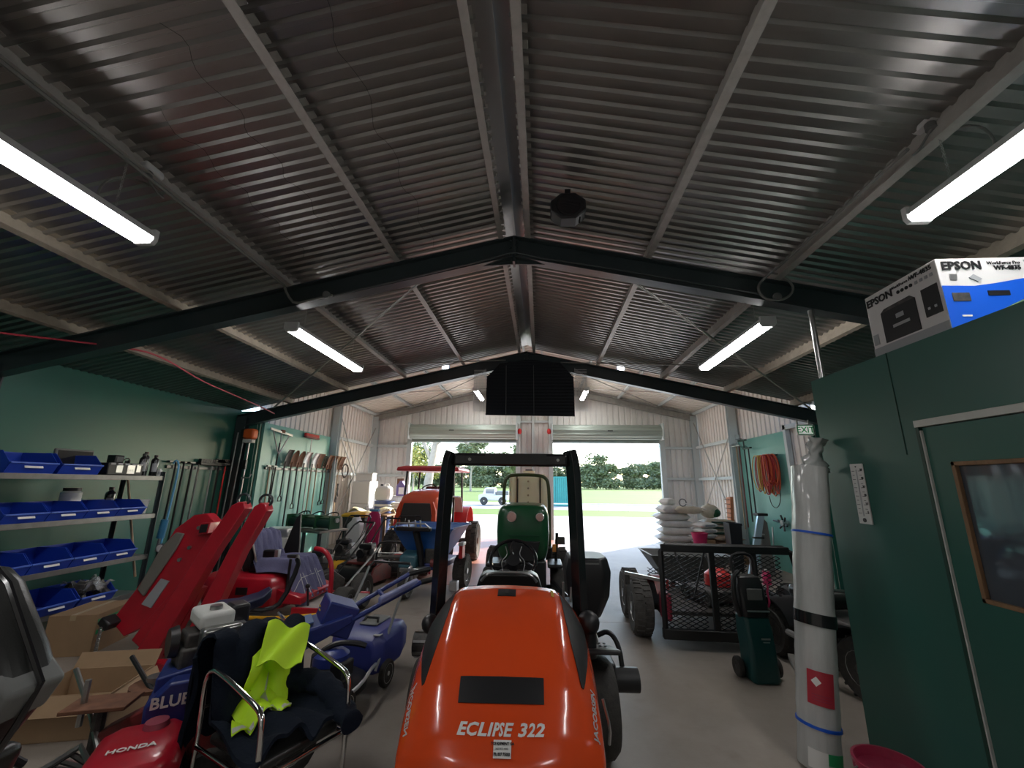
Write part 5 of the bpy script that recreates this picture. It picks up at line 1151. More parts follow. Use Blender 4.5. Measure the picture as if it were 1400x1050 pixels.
MB().prism([(-.10,.18),(.16,.18),(.16,.62),(.06,.66),(-.08,.56)], 'y', -.06, .06).build('gear_case', 'red_dull', t, .015); MB().bx(-.05, .03, -.05, .05, .02, .70).build('upright', 'red_dull', t, .01)
MB().prism([(-.52,.30),(-.10,.52),(-.10,.58),(-.52,.38)], 'y', -.05, .05).build('drawbar', 'red_dull', t, .01); MB().box((-.55,0,.50), (.30,.18,.02)).build('platform', 'rust', t, .004); MB().bx(-.5, .2, -.12, -.05, .1, .16).build('skid', 'engine', t, .01)
for k in range(2): MB().cyl((.05,-.12+.24*k,.13), (.05,-.06+.24*k,.13), .13, n=18).build('wheel', 'rubber', t)
MB().cyl((-.64,-.0,.40), (-.64,0,.62), .015, n=8).build('lever', 'steel', t); MB().cyl((-.55,0,.02), (-.55,0,.49), .03, n=8).build('jack_leg', 'engine', t)
t = thing('steel_linkage', 'black greasy steel linkage on the floor by the seat', 'linkage', (-2.55, 2.30, 0), .2)
for k in range(5): MB().tube([(-.3+.08*k,-.25+.05*k,.06+.05*k),(.0+.04*k,.05,.22+.03*k),(.28,.20-.06*k,.10+.05*k)], .015, 6).build('link_rod', 'engine' if k % 2 else 'steel', t)
MB().box((0,0,.05), (.5,.4,.10)).build('base_plate', 'engine', t, .01); MB().tube([(-.2,-.1,.1),(-.25,-.15,.35),(-.12,-.1,.42),(-.05,0,.3)], .02, 8, smooth=2).build('bent_hose', 'black', t)
# ================================================================== RIGHT SIDE: TRAILER, WASHER, BAGS
t = thing('mesh_trailer', 'black trailer with raised expanded-mesh tail ramp and red guards', 'trailer', (2.02, 5.05, 0), -.03)
RW, RH0, RH1 = .68, .16, 1.05
fr = MB().tube([(-RW,0,RH0-.02),(-RW,.0,.98),(-RW+.05,.0,1.045),(RW-.06,.0,1.045),(RW+.03,.0,1.0),(RW+.10,.0,.60),(RW+.10,.0,RH0-.02)], .030, 4).build('ramp_frame', 'mesh_black', t)
MB().bx(-RW-.03, RW+.12, -.04, .04, .10, .20).build('ramp_sill', 'mesh_black', t, .008); MB().bx(-RW, RW, -.035, .02, .98, 1.06).build('ramp_top_rail', 'mesh_black', t, .01)
for x in (-.14, .30): MB().bx(x-.03, x+.03, -.03, .02, RH0, 1.0).build('ramp_bar', 'mesh_black', t, .005)
MB().tube([(-.22,-.02,.98),(-.36,-.02,.52)], .010, 6).build('ramp_stay', 'mesh_black', t); MB().tube([(.10,-.0,.80),(.36,-.0,.22)], .012, 6).build('ramp_stay', 'mesh_black', t)
def diamond(mb, x0, x1, z0, z1, y, dx=.085, dz=.022, w_=.008):
    nx = int((x1-x0)/dx); nz = int((z1-z0)/dz)
    for j in range(nz):
        for i in range(nx):
            for s_ in (0, 1):
                fl_ = (s_+j) % 2
                a = Vector((x0+i*dx+(dx/2 if s_ else 0), y, z0+j*dz+(dz if fl_ else 0))); b = Vector((x0+i*dx+(dx if s_ else dx/2), y, z0+j*dz+(0 if fl_ else dz)))
                d = (b-a).normalized(); n_ = Vector((-d.z,0,d.x))*w_/2
                mb.add([a-n_, b-n_, b+n_, a+n_, a-n_+Vector((0,.006,0)), b-n_+Vector((0,.006,0)), b+n_+Vector((0,.006,0)), a+n_+Vector((0,.006,0))], [(0,1,2,3),(4,7,6,5),(0,4,5,1),(2,6,7,3)])
    return mb
diamond(MB(), -RW+.03, -.17, RH0+.03, .98, 0).build('ramp_mesh', 'mesh_black', t, kind='stuff', normals=False)
diamond(MB(), -.11, .27, RH0+.03, .98, 0).build('ramp_mesh', 'mesh_black', t, kind='stuff', normals=False)
diamond(MB(), .33, RW-.02, RH0+.03, .98, 0).build('ramp_mesh', 'mesh_black', t, kind='stuff', normals=False)
MB().bx(-.62, .66, .05, 1.2, .32, .36).build('bed', 'engine', t, .005); MB().bx(-.66, -.60, .05, 1.2, .26, .50).build('bed_side', 'mesh_black', t, .006); MB().bx(.64, .70, .05, 1.2, .26, .50).build('bed_side', 'mesh_black', t, .006)
diamond(MB(), -.60, .60, .38, .60, 1.18, .085, .022).build('head_mesh', 'mesh_black', t, kind='stuff', normals=False)
wheel(t, (-.86,.42,.30), .30, .22, tyre='tyre_grey', treads=26, hub='steel', hr=.5); wheel(t, (-.86,1.08,.30), .30, .22, tyre='tyre_grey', treads=26, hub='steel', hr=.5)
wheel(t, (.90,.42,.30), .30, .22, tyre='rubber', treads=22, hub='steel', hr=.5)
MB().grid(lambda u, v: (-.70+.10*v, .50+.34*math.cos(.1+2.5*u), .34+.30*math.sin(.1+2.5*u)), 10, 1, .02).build('guard', 'red_dull', t); MB().box((-.64,.10,.40), (.10,.20,.28)).build('guard_panel', mat('guard_red', (.28,.02,.05), .4), t, .03)
MB().box((-.82,.12,.68), (.50,.035,.035), (0,.14,-.12)).build('draw_handle', 'steel', t, .004); MB().cyl((-.62,.04,.58), (-.62,.04,.68), .016, n=8).build('latch_pin', 'red_bright', t); MB().cyl((-1.04,.14,.60), (-1.04,.14,.70), .03, n=10).build('coupling', 'engine', t)
MB().cyl((-.84,.42,.30), (.88,.42,.30), .03, n=8).build('axle', 'engine', t)
# dark mower load behind the ramp
t = thing('trailer_mower', 'dark walk mower loaded on the mesh trailer with orange cover', 'mower', (2.10, 5.60, .36), .3)
MB().box((0,0,.10), (.55,.5,.14)).build('deck', 'engine', t, .03); MB().lathe([(0,.18),(.16,.18),(.15,.30),(.08,.36),(0,.37)], (.05,0,0), 'z', 20).build('engine_cover', 'red_bright', t)
MB().tube([(-.2,.2,.15),(-.25,.35,.40),(-.22,.45,.52)], .014, 6).build('handle_tube', 'black', t); MB().tube([(.2,.2,.15),(.2,.35,.40),(.2,.45,.52)], .014, 6).build('handle_tube', 'black', t); MB().tube([(-.22,.45,.52),(.2,.45,.52)], .014, 6).build('handle_bar', 'black', t)
for x in (-.26, .26):
    for y in (-.2, .2): wheel(t, (x,y,.085), .085, .05, n=16)
# grey tipping cart behind
t = thing('tipping_cart', 'grey plastic tipping garden cart behind the mesh trailer', 'cart', (2.16, 6.88, 0), .03)
def tb(z, w_, l_, o=0): return [(-w_+o,-l_,z),(w_+o,-l_,z),(w_+o,l_,z),(-w_+o,l_,z)]
MB().loft([tb(.34,.30,.18), tb(.46,.42,.24), tb(.70,.58,.34), tb(.72,.61,.37), tb(.72,.56,.33), tb(.48,.38,.22), tb(.38,.26,.16)]).build('tub', 'grey_plastic', t, .015)
wheel(t, (-.40,.1,.20), .20, .12, n=20); wheel(t, (.40,.1,.20), .20, .12, n=20); MB().bx(-.42, .42, .07, .13, .17, .23).build('axle', 'engine', t); MB().bx(-.06, .06, -.2, .3, .26, .35).build('frame', 'engine', t, .01); MB().tube([(0,.3,.35),(0,.6,.25),(0,.7,.05)], .02, 8).build('draw_bar', 'red_dull', t)
MB().bx(-.22, -.16, .0, .06, .2, .36).build('leg', 'red_dull', t); MB().bx(.16, .22, .0, .06, .2, .36).build('leg', 'red_dull', t)
# upright pressure washer
t = thing('pressure_washer', 'dark teal upright pressure washer on wheels before the mesh trailer', 'pressure washer', (1.99, 4.42, 0), .05, None)
MB().loft([[(x*w_, y*l_+o, z) for x, y in ((-1,-.8),(-.8,-1),(.8,-1),(1,-.8),(1,.8),(.8,1),(-.8,1),(-1,.8))] for w_, l_, o, z in ((.115,.11,0,.0),(.125,.12,.0,.03),(.12,.115,.01,.25),(.125,.11,.03,.40),(.115,.10,.05,.52))]).build('lower_body', 'teal_plastic', t, .012)
MB().loft([[(x*w_, y*l_+o, z) for x, y in ((-1,-.8),(-.8,-1),(.8,-1),(1,-.8),(1,.8),(.8,1),(-.8,1),(-1,.8))] for w_, l_, o, z in ((.115,.10,.05,.52),(.125,.11,.06,.62),(.12,.09,.08,.78),(.11,.07,.10,.86))]).build('upper_body', 'black', t, .012)
MB().box((.03,-.10,.36), (.08,.006,.014)).build('badge', 'alu', t); MB().box((.03,-.105,.335), (.06,.006,.008)).build('badge', 'alu', t); MB().box((0,-.05,.72), (.14,.012,.10)).build('handle_recess', 'grey_plastic', t, .01)
MB().tube([(-.10,.08,.84),(-.12,.12,.98),(-.06,.14,1.05),(.08,.14,1.05),(.12,.12,.98),(.10,.08,.84)], .016, 8, smooth=1).build('handle', 'black', t); wheel(t, (-.17,.05,.085), .085, .05, n=18, hub='black'); wheel(t, (.17,.05,.085), .085, .05, n=18, hub='black')
MB().cyl((-.16,.05,.085), (.16,.05,.085), .012, n=8).build('axle', 'engine', t); MB().tube([(-.13,.0,.52),(-.18,-.02,.70),(-.16,.0,.86),(-.08,.05,.90)], .020, 8, smooth=2).build('hose', 'black', t); MB().box((0,-.085,.585), (.20,.012,.012)).build('trim_band', 'alu', t)
MB().tube([(.145,.0,.60),(.155,-.01,.66),(.145,.0,.72),(.155,-.01,.78),(.145,.0,.84)], .009, 6, smooth=1).build('pink_cord', 'pink', t)
# black quad bike half hidden behind the roll
t = thing('quad_bike', 'black quad bike half hidden behind the wrapped roll', 'quad bike', (2.92, 4.55, 0), .2)
wheel(t, (-.30,-.42,.24), .24, .20, tyre='rubber', treads=16); wheel(t, (.36,-.42,.24), .24, .20, tyre='rubber', treads=16); wheel(t, (-.32,.55,.24), .24, .22, tyre='rubber', treads=16); wheel(t, (.36,.55,.24), .24, .22, tyre='rubber', treads=16)
MB().bx(-.20, .25, -.45, .60, .25, .50).build('engine_block', 'engine', t, .03); MB().box((0,.30,.62), (.30,.55,.14)).build('seat', 'vinyl', t, .05, 3)
for y in (-.42, .55): MB().grid(lambda u, v, y=y: (-.42+.90*v, y+.30*math.cos(.3+2.5*u), .26+.30*math.sin(.3+2.5*u)), 10, 2, .015).build('fender', 'black', t, ang=60)
MB().tube([(-.40,-.10,.80),(-.25,-.18,.78),(0,-.22,.76),(.25,-.18,.78),(.40,-.10,.80)], .014, 8, smooth=1).build('handlebar', 'steel', t); MB().cyl((-.40,-.10,.80), (-.52,-.06,.82), .020, n=8).build('grip', 'black', t); MB().cyl((0,-.40,.40), (0,-.22,.76), .03, n=8).build('steering_post', 'engine', t)
MB().tube([(-.34,-.2,.30),(-.42,.0,.28),(-.42,.30,.30)], .03, 8, smooth=1).build('exhaust', 'alu', t); MB().box((-.36,-.05,.62), (.08,.12,.05)).build('brake_lever', 'engine', t); MB().tube([(-.34,-.62,.16),(-.28,-.68,.10),(.0,-.70,.10)], .014, 6).build('bumper', 'black', t)
MB().box((-.40,-.55,.10), (.06,.10,.20)).build('red_reflector', 'red_bright', t, .01)

# stacked bags
random.seed(21)
def sack(label, loc, d, m, rzv=0, group='stacked bags by the open door', prints=None, tilt=0):
    t = thing('sack', label, 'sack', loc, rzv, group, rot=(0, tilt, rzv))
    lx, ly, lz = d; rings = []
    n = 20
    for k in range(11):
        f = -1+2*k/10; sh = (1-abs(f)**5)**.45 if abs(f) < 1 else .10
        sh = max(sh, .10); ww = 1 if abs(f) < .95 else 1.0
        ring = []
        for q in range(n):
            a = 2*PI*q/n; c, s_ = math.cos(a), math.sin(a)
            y = ly/2*math.copysign(abs(c)**.6, c)*ww; z = lz/2+lz/2*sh*math.copysign(abs(s_)**.7, s_)*(1+.08*math.sin(3*a+k*2.1))
            ring.append((f*lx/2, y*(1-.06*abs(f)), z))
        rings.append(ring)
    MB().loft(rings).build('bag_body', m, t, ang=70)
    for e in (-1, 1): MB().box((e*lx*.505, 0, lz/2), (.03, ly*.95, .012)).build('sewn_end', m, t)
    if prints: MB().grid(lambda u, v: (lx*(-.3+.6*u), -ly*.505+ .004*math.sin(u*9), lz*(.30+.40*v)), 6, 2, .002).build('print_panel', prints, t)
    return t
ORD = ['lowest', 'second', 'third', 'fourth', 'fifth', 'sixth', 'seventh']
for k in range(6): sack(f'white woven sack, {ORD[k]} from the floor in the stack beside the door post', (3.34+.05*math.sin(k*2.2), 11.2+.04*math.sin(k*1.7), .012+.168*k), (.84,.54,.185), 'bag', .16*math.sin(k*3.1))
sack('white woven sack slumped on top of the stack beside the door post', (3.25, 11.15, 1.03), (.60,.42,.20), 'bag', .3, tilt=.0)
sack('small crumpled white sack crowning the door post stack', (3.22, 11.2, 1.22), (.32,.30,.17), 'bag', .6)
sack('pale sack sloping down between the two stacks', (3.64, 10.95, 1.03), (.62,.42,.19), 'bag_beige', -.25, tilt=.0)
for k in range(3): sack(f'beige printed fertiliser bag, {ORD[k]} from below in the stack by the striped wall', (4.33, 11.0, .55+.122*k), (.75,.46,.118), 'bag_beige', .04*math.sin(k*2), prints='dark_green')
for k in range(3): sack(f'white printed bag, {ORD[k]} from below beside the pink basket', (3.88, 10.62, .50+.122*k), (.45,.40,.118), 'bag', .2+.05*k, prints='print_grey')
for k in range(2): sack(f'brown paper bag, {ORD[k]} from below on the pallet by the shovel handles', (4.32, 10.50, .36+.112*k), (.62,.42,.108), 'bag_brown', .03)
p = thing('timber_pallet', 'timber pallet base under the fertiliser bags', 'pallet', (4.15, 10.85, 0), 0)
for k in range(3): MB().bx(-.65, .65, -.55+.5*k, -.45+.5*k, 0, .10).build('bearer', 'wood', p)
for k in range(7): MB().bx(-.65+.19*k, -.52+.19*k, -.60, .60, .10, .12).build('plank', 'wood', p)
c = thing('brown_crate', 'brown cardboard crate under the fertiliser bags', 'box', (4.2, 10.85, .122), 0)
MB().bx(-.52, .45, -.50, .45, 0, .235).build('body', 'card', c, .01); MB().bx(-.52, .45, -.502, -.5, .10, .14).build('tape', MATS['tape'], c)
c2 = thing('brown_crate', 'low brown carton supporting the brown paper bags and fertiliser stack', 'box', (4.25, 11.02, .36), 0)
MB().bx(-.45, .42, -.28, .30, 0, .185).build('body', 'card', c2, .01); MB().bx(-.03, .03, -.282, .302, .184, .187).build('tape', MATS['tape'], c2)
c3 = thing('brown_crate', 'small brown carton supporting the white printed bags', 'box', (3.86, 10.56, .36), 0)
MB().bx(-.16, .14, -.2, .18, 0, .138).build('body', 'card', c3, .01); MB().bx(-.02, .02, -.202, .182, .137, .14).build('tape', MATS['tape'], c3)
t = thing('pink_basket', 'bright pink plastic basket tucked before the white bags', 'basket', (3.62, 10.28, .40), .2)
MB().lathe([(0,0),(.13,0),(.135,.02),(.175,.24),(.185,.245),(.185,.26),(.165,.26),(.125,.02),(0,.015)], (0,0,0), 'z', 24).build('shell', 'pink', t); MB().tube([(.17*math.cos(a), .17*math.sin(a), .25) for a in [2*PI*k/20 for k in range(20)]], .008, 5, True).build('rim', 'pink', t)
c = thing('timber_box', 'rough timber box under the pink basket', 'box', (3.60, 10.30, 0), .1)
MB().bx(-.22, .22, -.2, .2, 0, .398).build('body', 'wood', c, .01); MB().bx(-.225, .225, -.205, -.2, .16, .22).build('slat', 'wood', c)
t = thing('spotted_bag', 'round green and cream spotted bag resting on the fertiliser stack', 'bag', (4.18, 11.05, .925), 0)
MB().sph((0,0,.17), (.23,.2,.17), 18, 10).build('bag_body', 'bag_beige', t); MB().sph((.10,-.09,.14), (.13,.12,.11), 14, 8).build('green_patch', 'jd_green', t); MB().sph((-.02,0,.31), (.07,.06,.05)).build('knot', 'bag_beige', t)
t = thing('measuring_wheel', 'small wheel on a white stick resting across the sacks', 'measuring wheel', (3.48, 10.86, 1.21), 0)
MB().tube([(.085*math.cos(a), -.02, .09+.085*math.sin(a)) for a in [2*PI*k/20 for k in range(20)]], .014, 6, True).build('rim', 'grey_plastic', t); MB().cyl((0,-.02,.09), (.52,-.10,-.06), .012, n=8).build('stick', 'white', t); MB().cyl((0,-.035,.09), (0,-.005,.09), .02, n=8).build('hub', 'white', t)
t = thing('terracotta_trough', 'terracotta plastic trough leaning on the striped wall', 'trough', (4.86, 11.45, .70), 0)
MB().prism([(-.16,.75),(.10,.72),(.16,.05),(-.05,.0)], 'x', -.04, .04).build('panel', mat('terracotta', (.50,.19,.09), .7), t, .01)
for k in range(6): MB().box((-.05,-.02+.01*k,.12+.11*k), (.02,.26,.02)).build('rib', 'rust', t)
MB().bx(-.03, .03, -.1, .1, -.70, .02).build('stand', 'wood', t)
t = thing('folded_ladder', 'pale blue aluminium step with dark strap against green board', 'ladder', (4.28, 9.0, 0), 0)
MB().prism([(-.26,.0),(-.12,.0),(.18,1.14),(.06,1.16)], 'y', -.03, .03).build('rail', mat('alu_blue', (.50,.66,.78), .3, .4), t, .006); MB().prism([(.02,.0),(.30,.0),(.26,1.0),(.18,1.10)], 'y', .06, .12).build('rear_leg', 'grey_plastic', t, .006)
MB().box((.02,0,.72), (.20,.08,.03)).build('strap', 'black', t); MB().box((.14,.05,1.16), (.20,.20,.05)).build('top_cap', 'black', t, .01)
for k in range(3): MB().box((-.08+.075*k,.04,.22+.28*k), (.16,.10,.02)).build('step', 'alu', t)
t = thing('dark_tub', 'dark rectangular tub standing beside the folded ladder', 'tub', (4.06, 9.55, 0), 0)
MB().loft([tb(0,.10,.12), tb(.95,.13,.15), tb(.95,.115,.135), tb(.06,.085,.10)]).build('shell', 'black', t, .01); MB().bx(-.135, .135, -.16, -.145, .90, .95).build('rim', 'black', t, .004)
t = thing('pink_can', 'small pink can on the floor beneath the squeegee', 'can', (4.05, 8.35, 0), 0)
MB().lathe([(0,0),(.07,0),(.075,.18),(.05,.22),(0,.22)], (0,0,0), 'z', 16).build('body', 'pink', t); MB().lathe([(0,.22),(.025,.22),(.025,.25),(0,.25)], (0,0,0), 'z', 10).build('cap', 'white', t)
# ================================================================== FAR-LEFT CLUTTER
def reel_mower(loc, rzv, label, acc='red', guard='black'):
    t = thing('reel_mower', label, 'mower', loc, rzv, 'walk-behind reel mowers')
    r = MB().cyl((-.33,-.18,.12), (.33,-.18,.12), .10, n=16).build('cutting_reel', 'engine', t)
    for k in range(8):
        a = 2*PI*k/8; MB().box((0,-.18+.10*math.cos(a),.12+.10*math.sin(a)), (.64,.012,.02), (a,0,0)).build('reel_blade', 'steel', r)
    MB().cyl((-.33,.16,.13), (.33,.16,.13), .13, n=20).build('drive_roller', 'engine', t)
    for sg in (-1, 1): MB().prism([(-.32,.06),(.28,.06),(.30,.22),(.10,.36),(-.20,.30)], 'x', sg*.36-.02, sg*.36+.02).build('side_plate', acc if sg > 0 else 'black', t, .01)
    MB().box((0,.05,.33), (.56,.36,.04)).build('engine_bed', acc, t, .01); MB().grid(lambda u, v: (-.32+.64*u, -.18-.16*math.sin(v*1.6), .13+.16*math.cos(v*1.6)), 2, 8, .008).build('reel_shield', guard, t, ang=60)
    small_engine(t, (0,.05,.35), body='black', tank='black', sc=.95)
    for sg in (-1, 1): MB().tube([(sg*.26,.22,.28),(sg*.26,.55,.62),(sg*.24,.85,.95)], .014, 8).build('handle_tube', 'black', t)
    MB().tube([(-.24,.85,.95),(-.20,.92,1.0),(.20,.92,1.0),(.24,.85,.95)], .016, 8).build('handle_bar', 'black', t); MB().tube([(.1,.9,.98),(.2,.6,.7),(.1,.3,.45)], .007, 5, smooth=2).build('control_cable', 'black', t)
    return t
m1 = reel_mower((-3.10, 7.55, 0), -.25, 'black reel mower with burgundy drum nearest the red hoop rail', 'red_dull')
reel_mower((-2.50, 8.25, 0), .35, 'black reel mower with bright red side plate before the tractor', 'red_bright')
reel_mower((-3.75, 8.05, 0), .1, 'dark reel mower with yellow shield beside the wheelie bin', 'engine', 'yellow')
reel_mower((-3.55, 6.75, 0), -.5, 'greasy black reel mower tucked behind the red hoop rail', 'engine')
# bench carrying green cutting units
t = thing('steel_bench', 'low steel bench carrying green cutting units by the shovels', 'bench', (-4.55, 8.3, 0), -.35)
MB().bx(-.55, .65, -.35, .35, .76, .80).build('bench_top', 'steel', t, .006)
for x in (-.5, .6):
    for y in (-.3, .3): MB().bx(x-.025, x+.025, y-.025, y+.025, 0, .76).build('leg', 'steel_dark', t)
MB().bx(-.55, .65, -.02, .02, .28, .32).build('stretcher', 'steel_dark', t)
for k in range(3):
    u = thing('cutting_unit', ['dark green reel cutting unit on the bench nearest the red mower', 'dark green reel cutting unit in the middle of the bench', 'dark green reel cutting unit on the bench end by the bin'][k], 'cutting unit', (-4.88+.36*k, 8.40-.125*k, .80), -.35, 'green cutting units on the bench')
    MB().cyl((-.20,0,.10), (.20,0,.10), .085, n=14).build('reel', 'dark_green', u); MB().box((0,.06,.20), (.42,.14,.05), (.3,0,0)).build('cover', 'jd_green', u, .01)
    for sg in (-1, 1): MB().box((sg*.19,.02,.13), (.03,.26,.24)).build('side_plate', 'jd_green', u, .01); MB().cyl((sg*.21,.04,.17), (sg*.25,.04,.17), .045, n=10).build('motor', 'alu', u)
    MB().tube([(-.2,.1,.2),(-.1,.2,.3),(.1,.2,.3),(.2,.1,.2)], .012, 6, smooth=2).build('hose', 'black', u)
t = thing('tool_chest', 'pale grey parts box stack between bench and striped seat cover', 'box', (-4.45, 7.2, 0), .1)
MB().bx(-.25, .25, -.25, .25, 0, .55).build('lower_case', 'print_grey', t, .01); MB().bx(-.22, .22, -.22, .22, .55, .78).build('upper_case', 'white_plastic', t, .01); MB().bx(-.24, .2, -.2, .2, .78, .92).build('top_case', 'alu', t, .02)
t = thing('black_shield', 'tall pointed black plastic fin behind the covered seat', 'shield', (-3.72, 6.30, 0), 0)
MB().prism([(-.10,.0),(.12,.0),(.14,.75),(.10,1.22),(.04,1.16),(-.10,.70)], 'y', -.02, .02).build('fin', 'black', t, .008); MB().bx(-.15, .18, -.15, .15, 0, .04).build('foot', 'black', t, .008)
# wheelie bin
t = thing('wheelie_bin', 'dark grey wheelie bin with yellow lid near the drums', 'bin', (-4.42, 10.35, 0), -.1)
MB().loft([tb(.04,.22,.26), tb(.85,.29,.34), tb(.88,.30,.35)]).build('body', mat('bin_grey', (.05,.055,.05), .5), t, .015); MB().loft([tb(.88,.31,.37), tb(.93,.31,.37), tb(.97,.26,.30)]).build('lid', 'yellow', t, .015); MB().cyl((-.28,.38,.92), (.28,.38,.92), .018, n=8).build('handle', 'black', t)
for x in (-.24, .24): wheel(t, (x,.28,.10), .10, .05, n=16)
# drum with white jerry container
t = thing('steel_drum', 'blue steel drum with ribbed side by corner column', 'drum', (-4.60, 12.35, 0), 0)
MB().lathe([(0,0),(.29,0),(.295,.02),(.29,.04),(.29,.36),(.305,.38),(.29,.40),(.29,.72),(.305,.74),(.29,.76),(.29,1.12),(.295,1.14),(.295,1.16),(.27,1.16),(.27,1.13),(0,1.13)], (0,0,0), 'z', 28).build('shell', 'drum_blue', t); MB().lathe([(0,1.13),(.04,1.13),(.04,1.15),(0,1.15)], (.15,0,0), 'z', 12).build('bung', 'steel', t); MB().lathe([(.296,1.02),(.298,1.02),(.298,1.08),(.296,1.08)], (0,0,0), 'z', 28).build('white_band', 'white', t)
t = thing('white_container', 'round white plastic chemical container on the blue drum', 'container', (-4.62, 12.32, 1.162), 0)
MB().loft([[(x*w_, y*l_, z) for x, y in ((-1,-.7),(-.7,-1),(.7,-1),(1,-.7),(1,.7),(.7,1),(-.7,1),(-1,.7))] for w_, l_, z in ((.17,.14,0),(.22,.18,.05),(.24,.19,.20),(.22,.17,.36),(.14,.11,.43))]).build('body', 'white', t, .02, 3); MB().cyl((-.08,-.02,.43), (-.08,-.02,.48), .04, n=12).build('cap', 'black', t); MB().tube([(-.02,0,.42),(.02,0,.50),(.12,0,.48),(.13,0,.40)], .018, 8, smooth=1).build('handle', 'white', t)
t = thing('drainage_hose', 'stack of white ribbed drainage hose coils beside blue drum', 'hose', (-4.10, 12.05, 0), 0)
for k in range(12): MB().tube([(.15*math.cos(a), .15*math.sin(a), .05+.095*k) for a in [2*PI*j/18 for j in range(18)]], .048, 7, True).build('hose_turn', 'white' if k % 3 else 'print_grey', t)
t = thing('purple_jug', 'purple jug with white label behind the hose coils', 'jug', (-4.25, 12.75, 1.30), 0)
MB().loft([[(x*w_, y*.12, z) for x, y in ((-1,-1),(1,-1),(1,1),(-1,1))] for w_, z in ((.13,0),(.13,.30),(.05,.40),(.05,.44))]).build('body', 'skirt_purple', t, .02); MB().box((.03,-.122,.15), (.16,.004,.2)).build('label_print', 'white', t)
t = thing('storage_locker', 'white tall storage locker behind the drum', 'locker', (-4.30, 12.95, 0), 0)
MB().bx(-.28, .20, -.26, .22, 0, 1.298).build('body', 'white_plastic', t, .01); MB().bx(-.26, -.05, -.268, -.26, .05, 1.25).build('door_panel', 'white', t); MB().bx(-.03, .18, -.268, -.26, .05, 1.25).build('door_panel', 'white', t); MB().box((-.04,-.275,.7), (.015,.02,.12)).build('handle', 'steel', t)
t = thing('rusty_post', 'rust-brown steel channel leaning beside the roller door post', 'post', (-4.42, 13.35, 0), 0, rot=(0,-.04,0))
MB().prism([(-.11,-.05),(.11,-.05),(.11,-.03),(-.09,-.03),(-.09,.05),(-.11,.05)], 'z', .0, 1.82).build('channel', 'rust', t); MB().bx(-.13, .13, -.07, .07, 0, .02).build('foot_plate', 'rust', t)
t = thing('fridge', 'tall white fridge standing against the braced wall', 'fridge', (-5.30, 12.55, 0), .0)
MB().bx(-.28, .26, -.3, .3, 0, 1.72).build('body', 'white', t, .02); MB().bx(-.26, .25, -.325, -.30, .03, 1.05).build('door_panel', 'white', t, .015); MB().bx(-.26, .25, -.325, -.30, 1.08, 1.70).build('door_panel', 'white', t, .015); MB().box((.20,-.34,.85), (.02,.03,.30)).build('handle', 'alu', t)
t = thing('white_carton', 'white foam box on top of the tall fridge', 'box', (-5.28, 12.5, 1.722), .1)
MB().bx(-.24, .24, -.22, .2, 0, .20).build('body', 'white', t, .01); MB().bx(-.25, .25, -.23, .21, .20, .24).build('lid', 'white', t, .008)
t = thing('wire_wreath', 'dark tangle of wire hung on the braced wall', 'wire', (-5.62, 11.75, 2.0), 0)
random.seed(5)
for k in range(7): MB().tube([(.02*random.random(), (.16+.04*random.random())*math.cos(a), (.16+.05*random.random())*math.sin(a)) for a in [2*PI*j/14 for j in range(14)]], .008, 4, True).build('wire_turn', 'engine', t)
t = thing('hedge_shears', 'dark pair of shears hung low on the grey column', 'shears', (-5.58, 11.35, 1.30), 0)
MB().tube([(0,-.05,0),(0,.02,.2),(0,-.02,.34)], .015, 6).build('blade', 'engine', t); MB().tube([(0,.05,0),(0,-.02,.2),(0,.03,.34)], .015, 6).build('blade', 'engine', t); MB().tube([(0,-.05,0),(0,-.10,-.12),(0,-.02,-.16),(0,-.02,-.02)], .014, 6, smooth=1).build('handle', 'black', t)
# pink folded chair, white jug, bags on a trestle
t = thing('pink_sled', 'upright pink plastic sled leaning by the wheelie bin', 'sled', (-3.85, 9.75, 0), -.1)
MB().loft([[(x*w_, y*.05+.05*(z-.5), z) for x, y in ((-1,-.6),(-.7,-1),(.7,-1),(1,-.6),(1,.6),(.7,1),(-.7,1),(-1,.6))] for w_, z in ((.10,.16),(.16,.25),(.17,.80),(.13,.98),(.07,1.04))]).build('shell', 'pink', t, .01); MB().tube([(-.09,-.06,.35),(-.10,-.06,.75),(0,-.05,.86),(.10,-.06,.75),(.09,-.06,.35)], .02, 6, smooth=1).build('moulded_rib', mat('pink_dark', (.36,.02,.08), .4), t); MB().box((0,0,.08), (.3,.28,.16)).build('foot', 'black', t, .01); MB().box((0,.02,1.06), (.22,.10,.05)).build('blue_tag', 'skyblue', t, .005)
t = thing('trestle_table', 'low trestle table with crumpled yellow sheeting on top', 'table', (-4.55, 11.35, 0), 0)
MB().bx(-.55, .55, -.35, .35, .82, .86).build('table_top', 'wood', t, .005)
for x in (-.48, .48):
    for y in (-.3, .3): MB().bx(x-.03, x+.03, y-.03, y+.03, 0, .82).build('leg', 'wood', t)
t = thing('yellow_sheet', 'crumpled yellow and white plastic sheeting on the trestle table', 'sheet', (-4.55, 11.35, .862), 0)
MB().grid(lambda u, v: (-.5+1.05*u, -.36+.7*v, .08+.06*math.sin(u*7+v*3)+.04*math.sin(u*15-v*11)), 26, 18, .01).build('sheet', mat('sheet_yellow', (.72,.62,.25), .5, noise=.5, nscale=4, col2=(.75,.73,.66)), t, ang=70)
t = thing('white_jug', 'white plastic spray jug behind the reel mower handles', 'jug', (-4.02, 9.2, 0), 0)
MB().loft([[(x*w_, y*.13, z) for x, y in ((-1,-1),(1,-1),(1,1),(-1,1))] for w_, z in ((.16,.0),(.17,.55),(.15,.80),(.05,.90),(.05,.95))]).build('body', 'white', t, .03); MB().cyl((0,0,.95), (0,0,1.0), .06, n=12).build('cap', 'black', t)
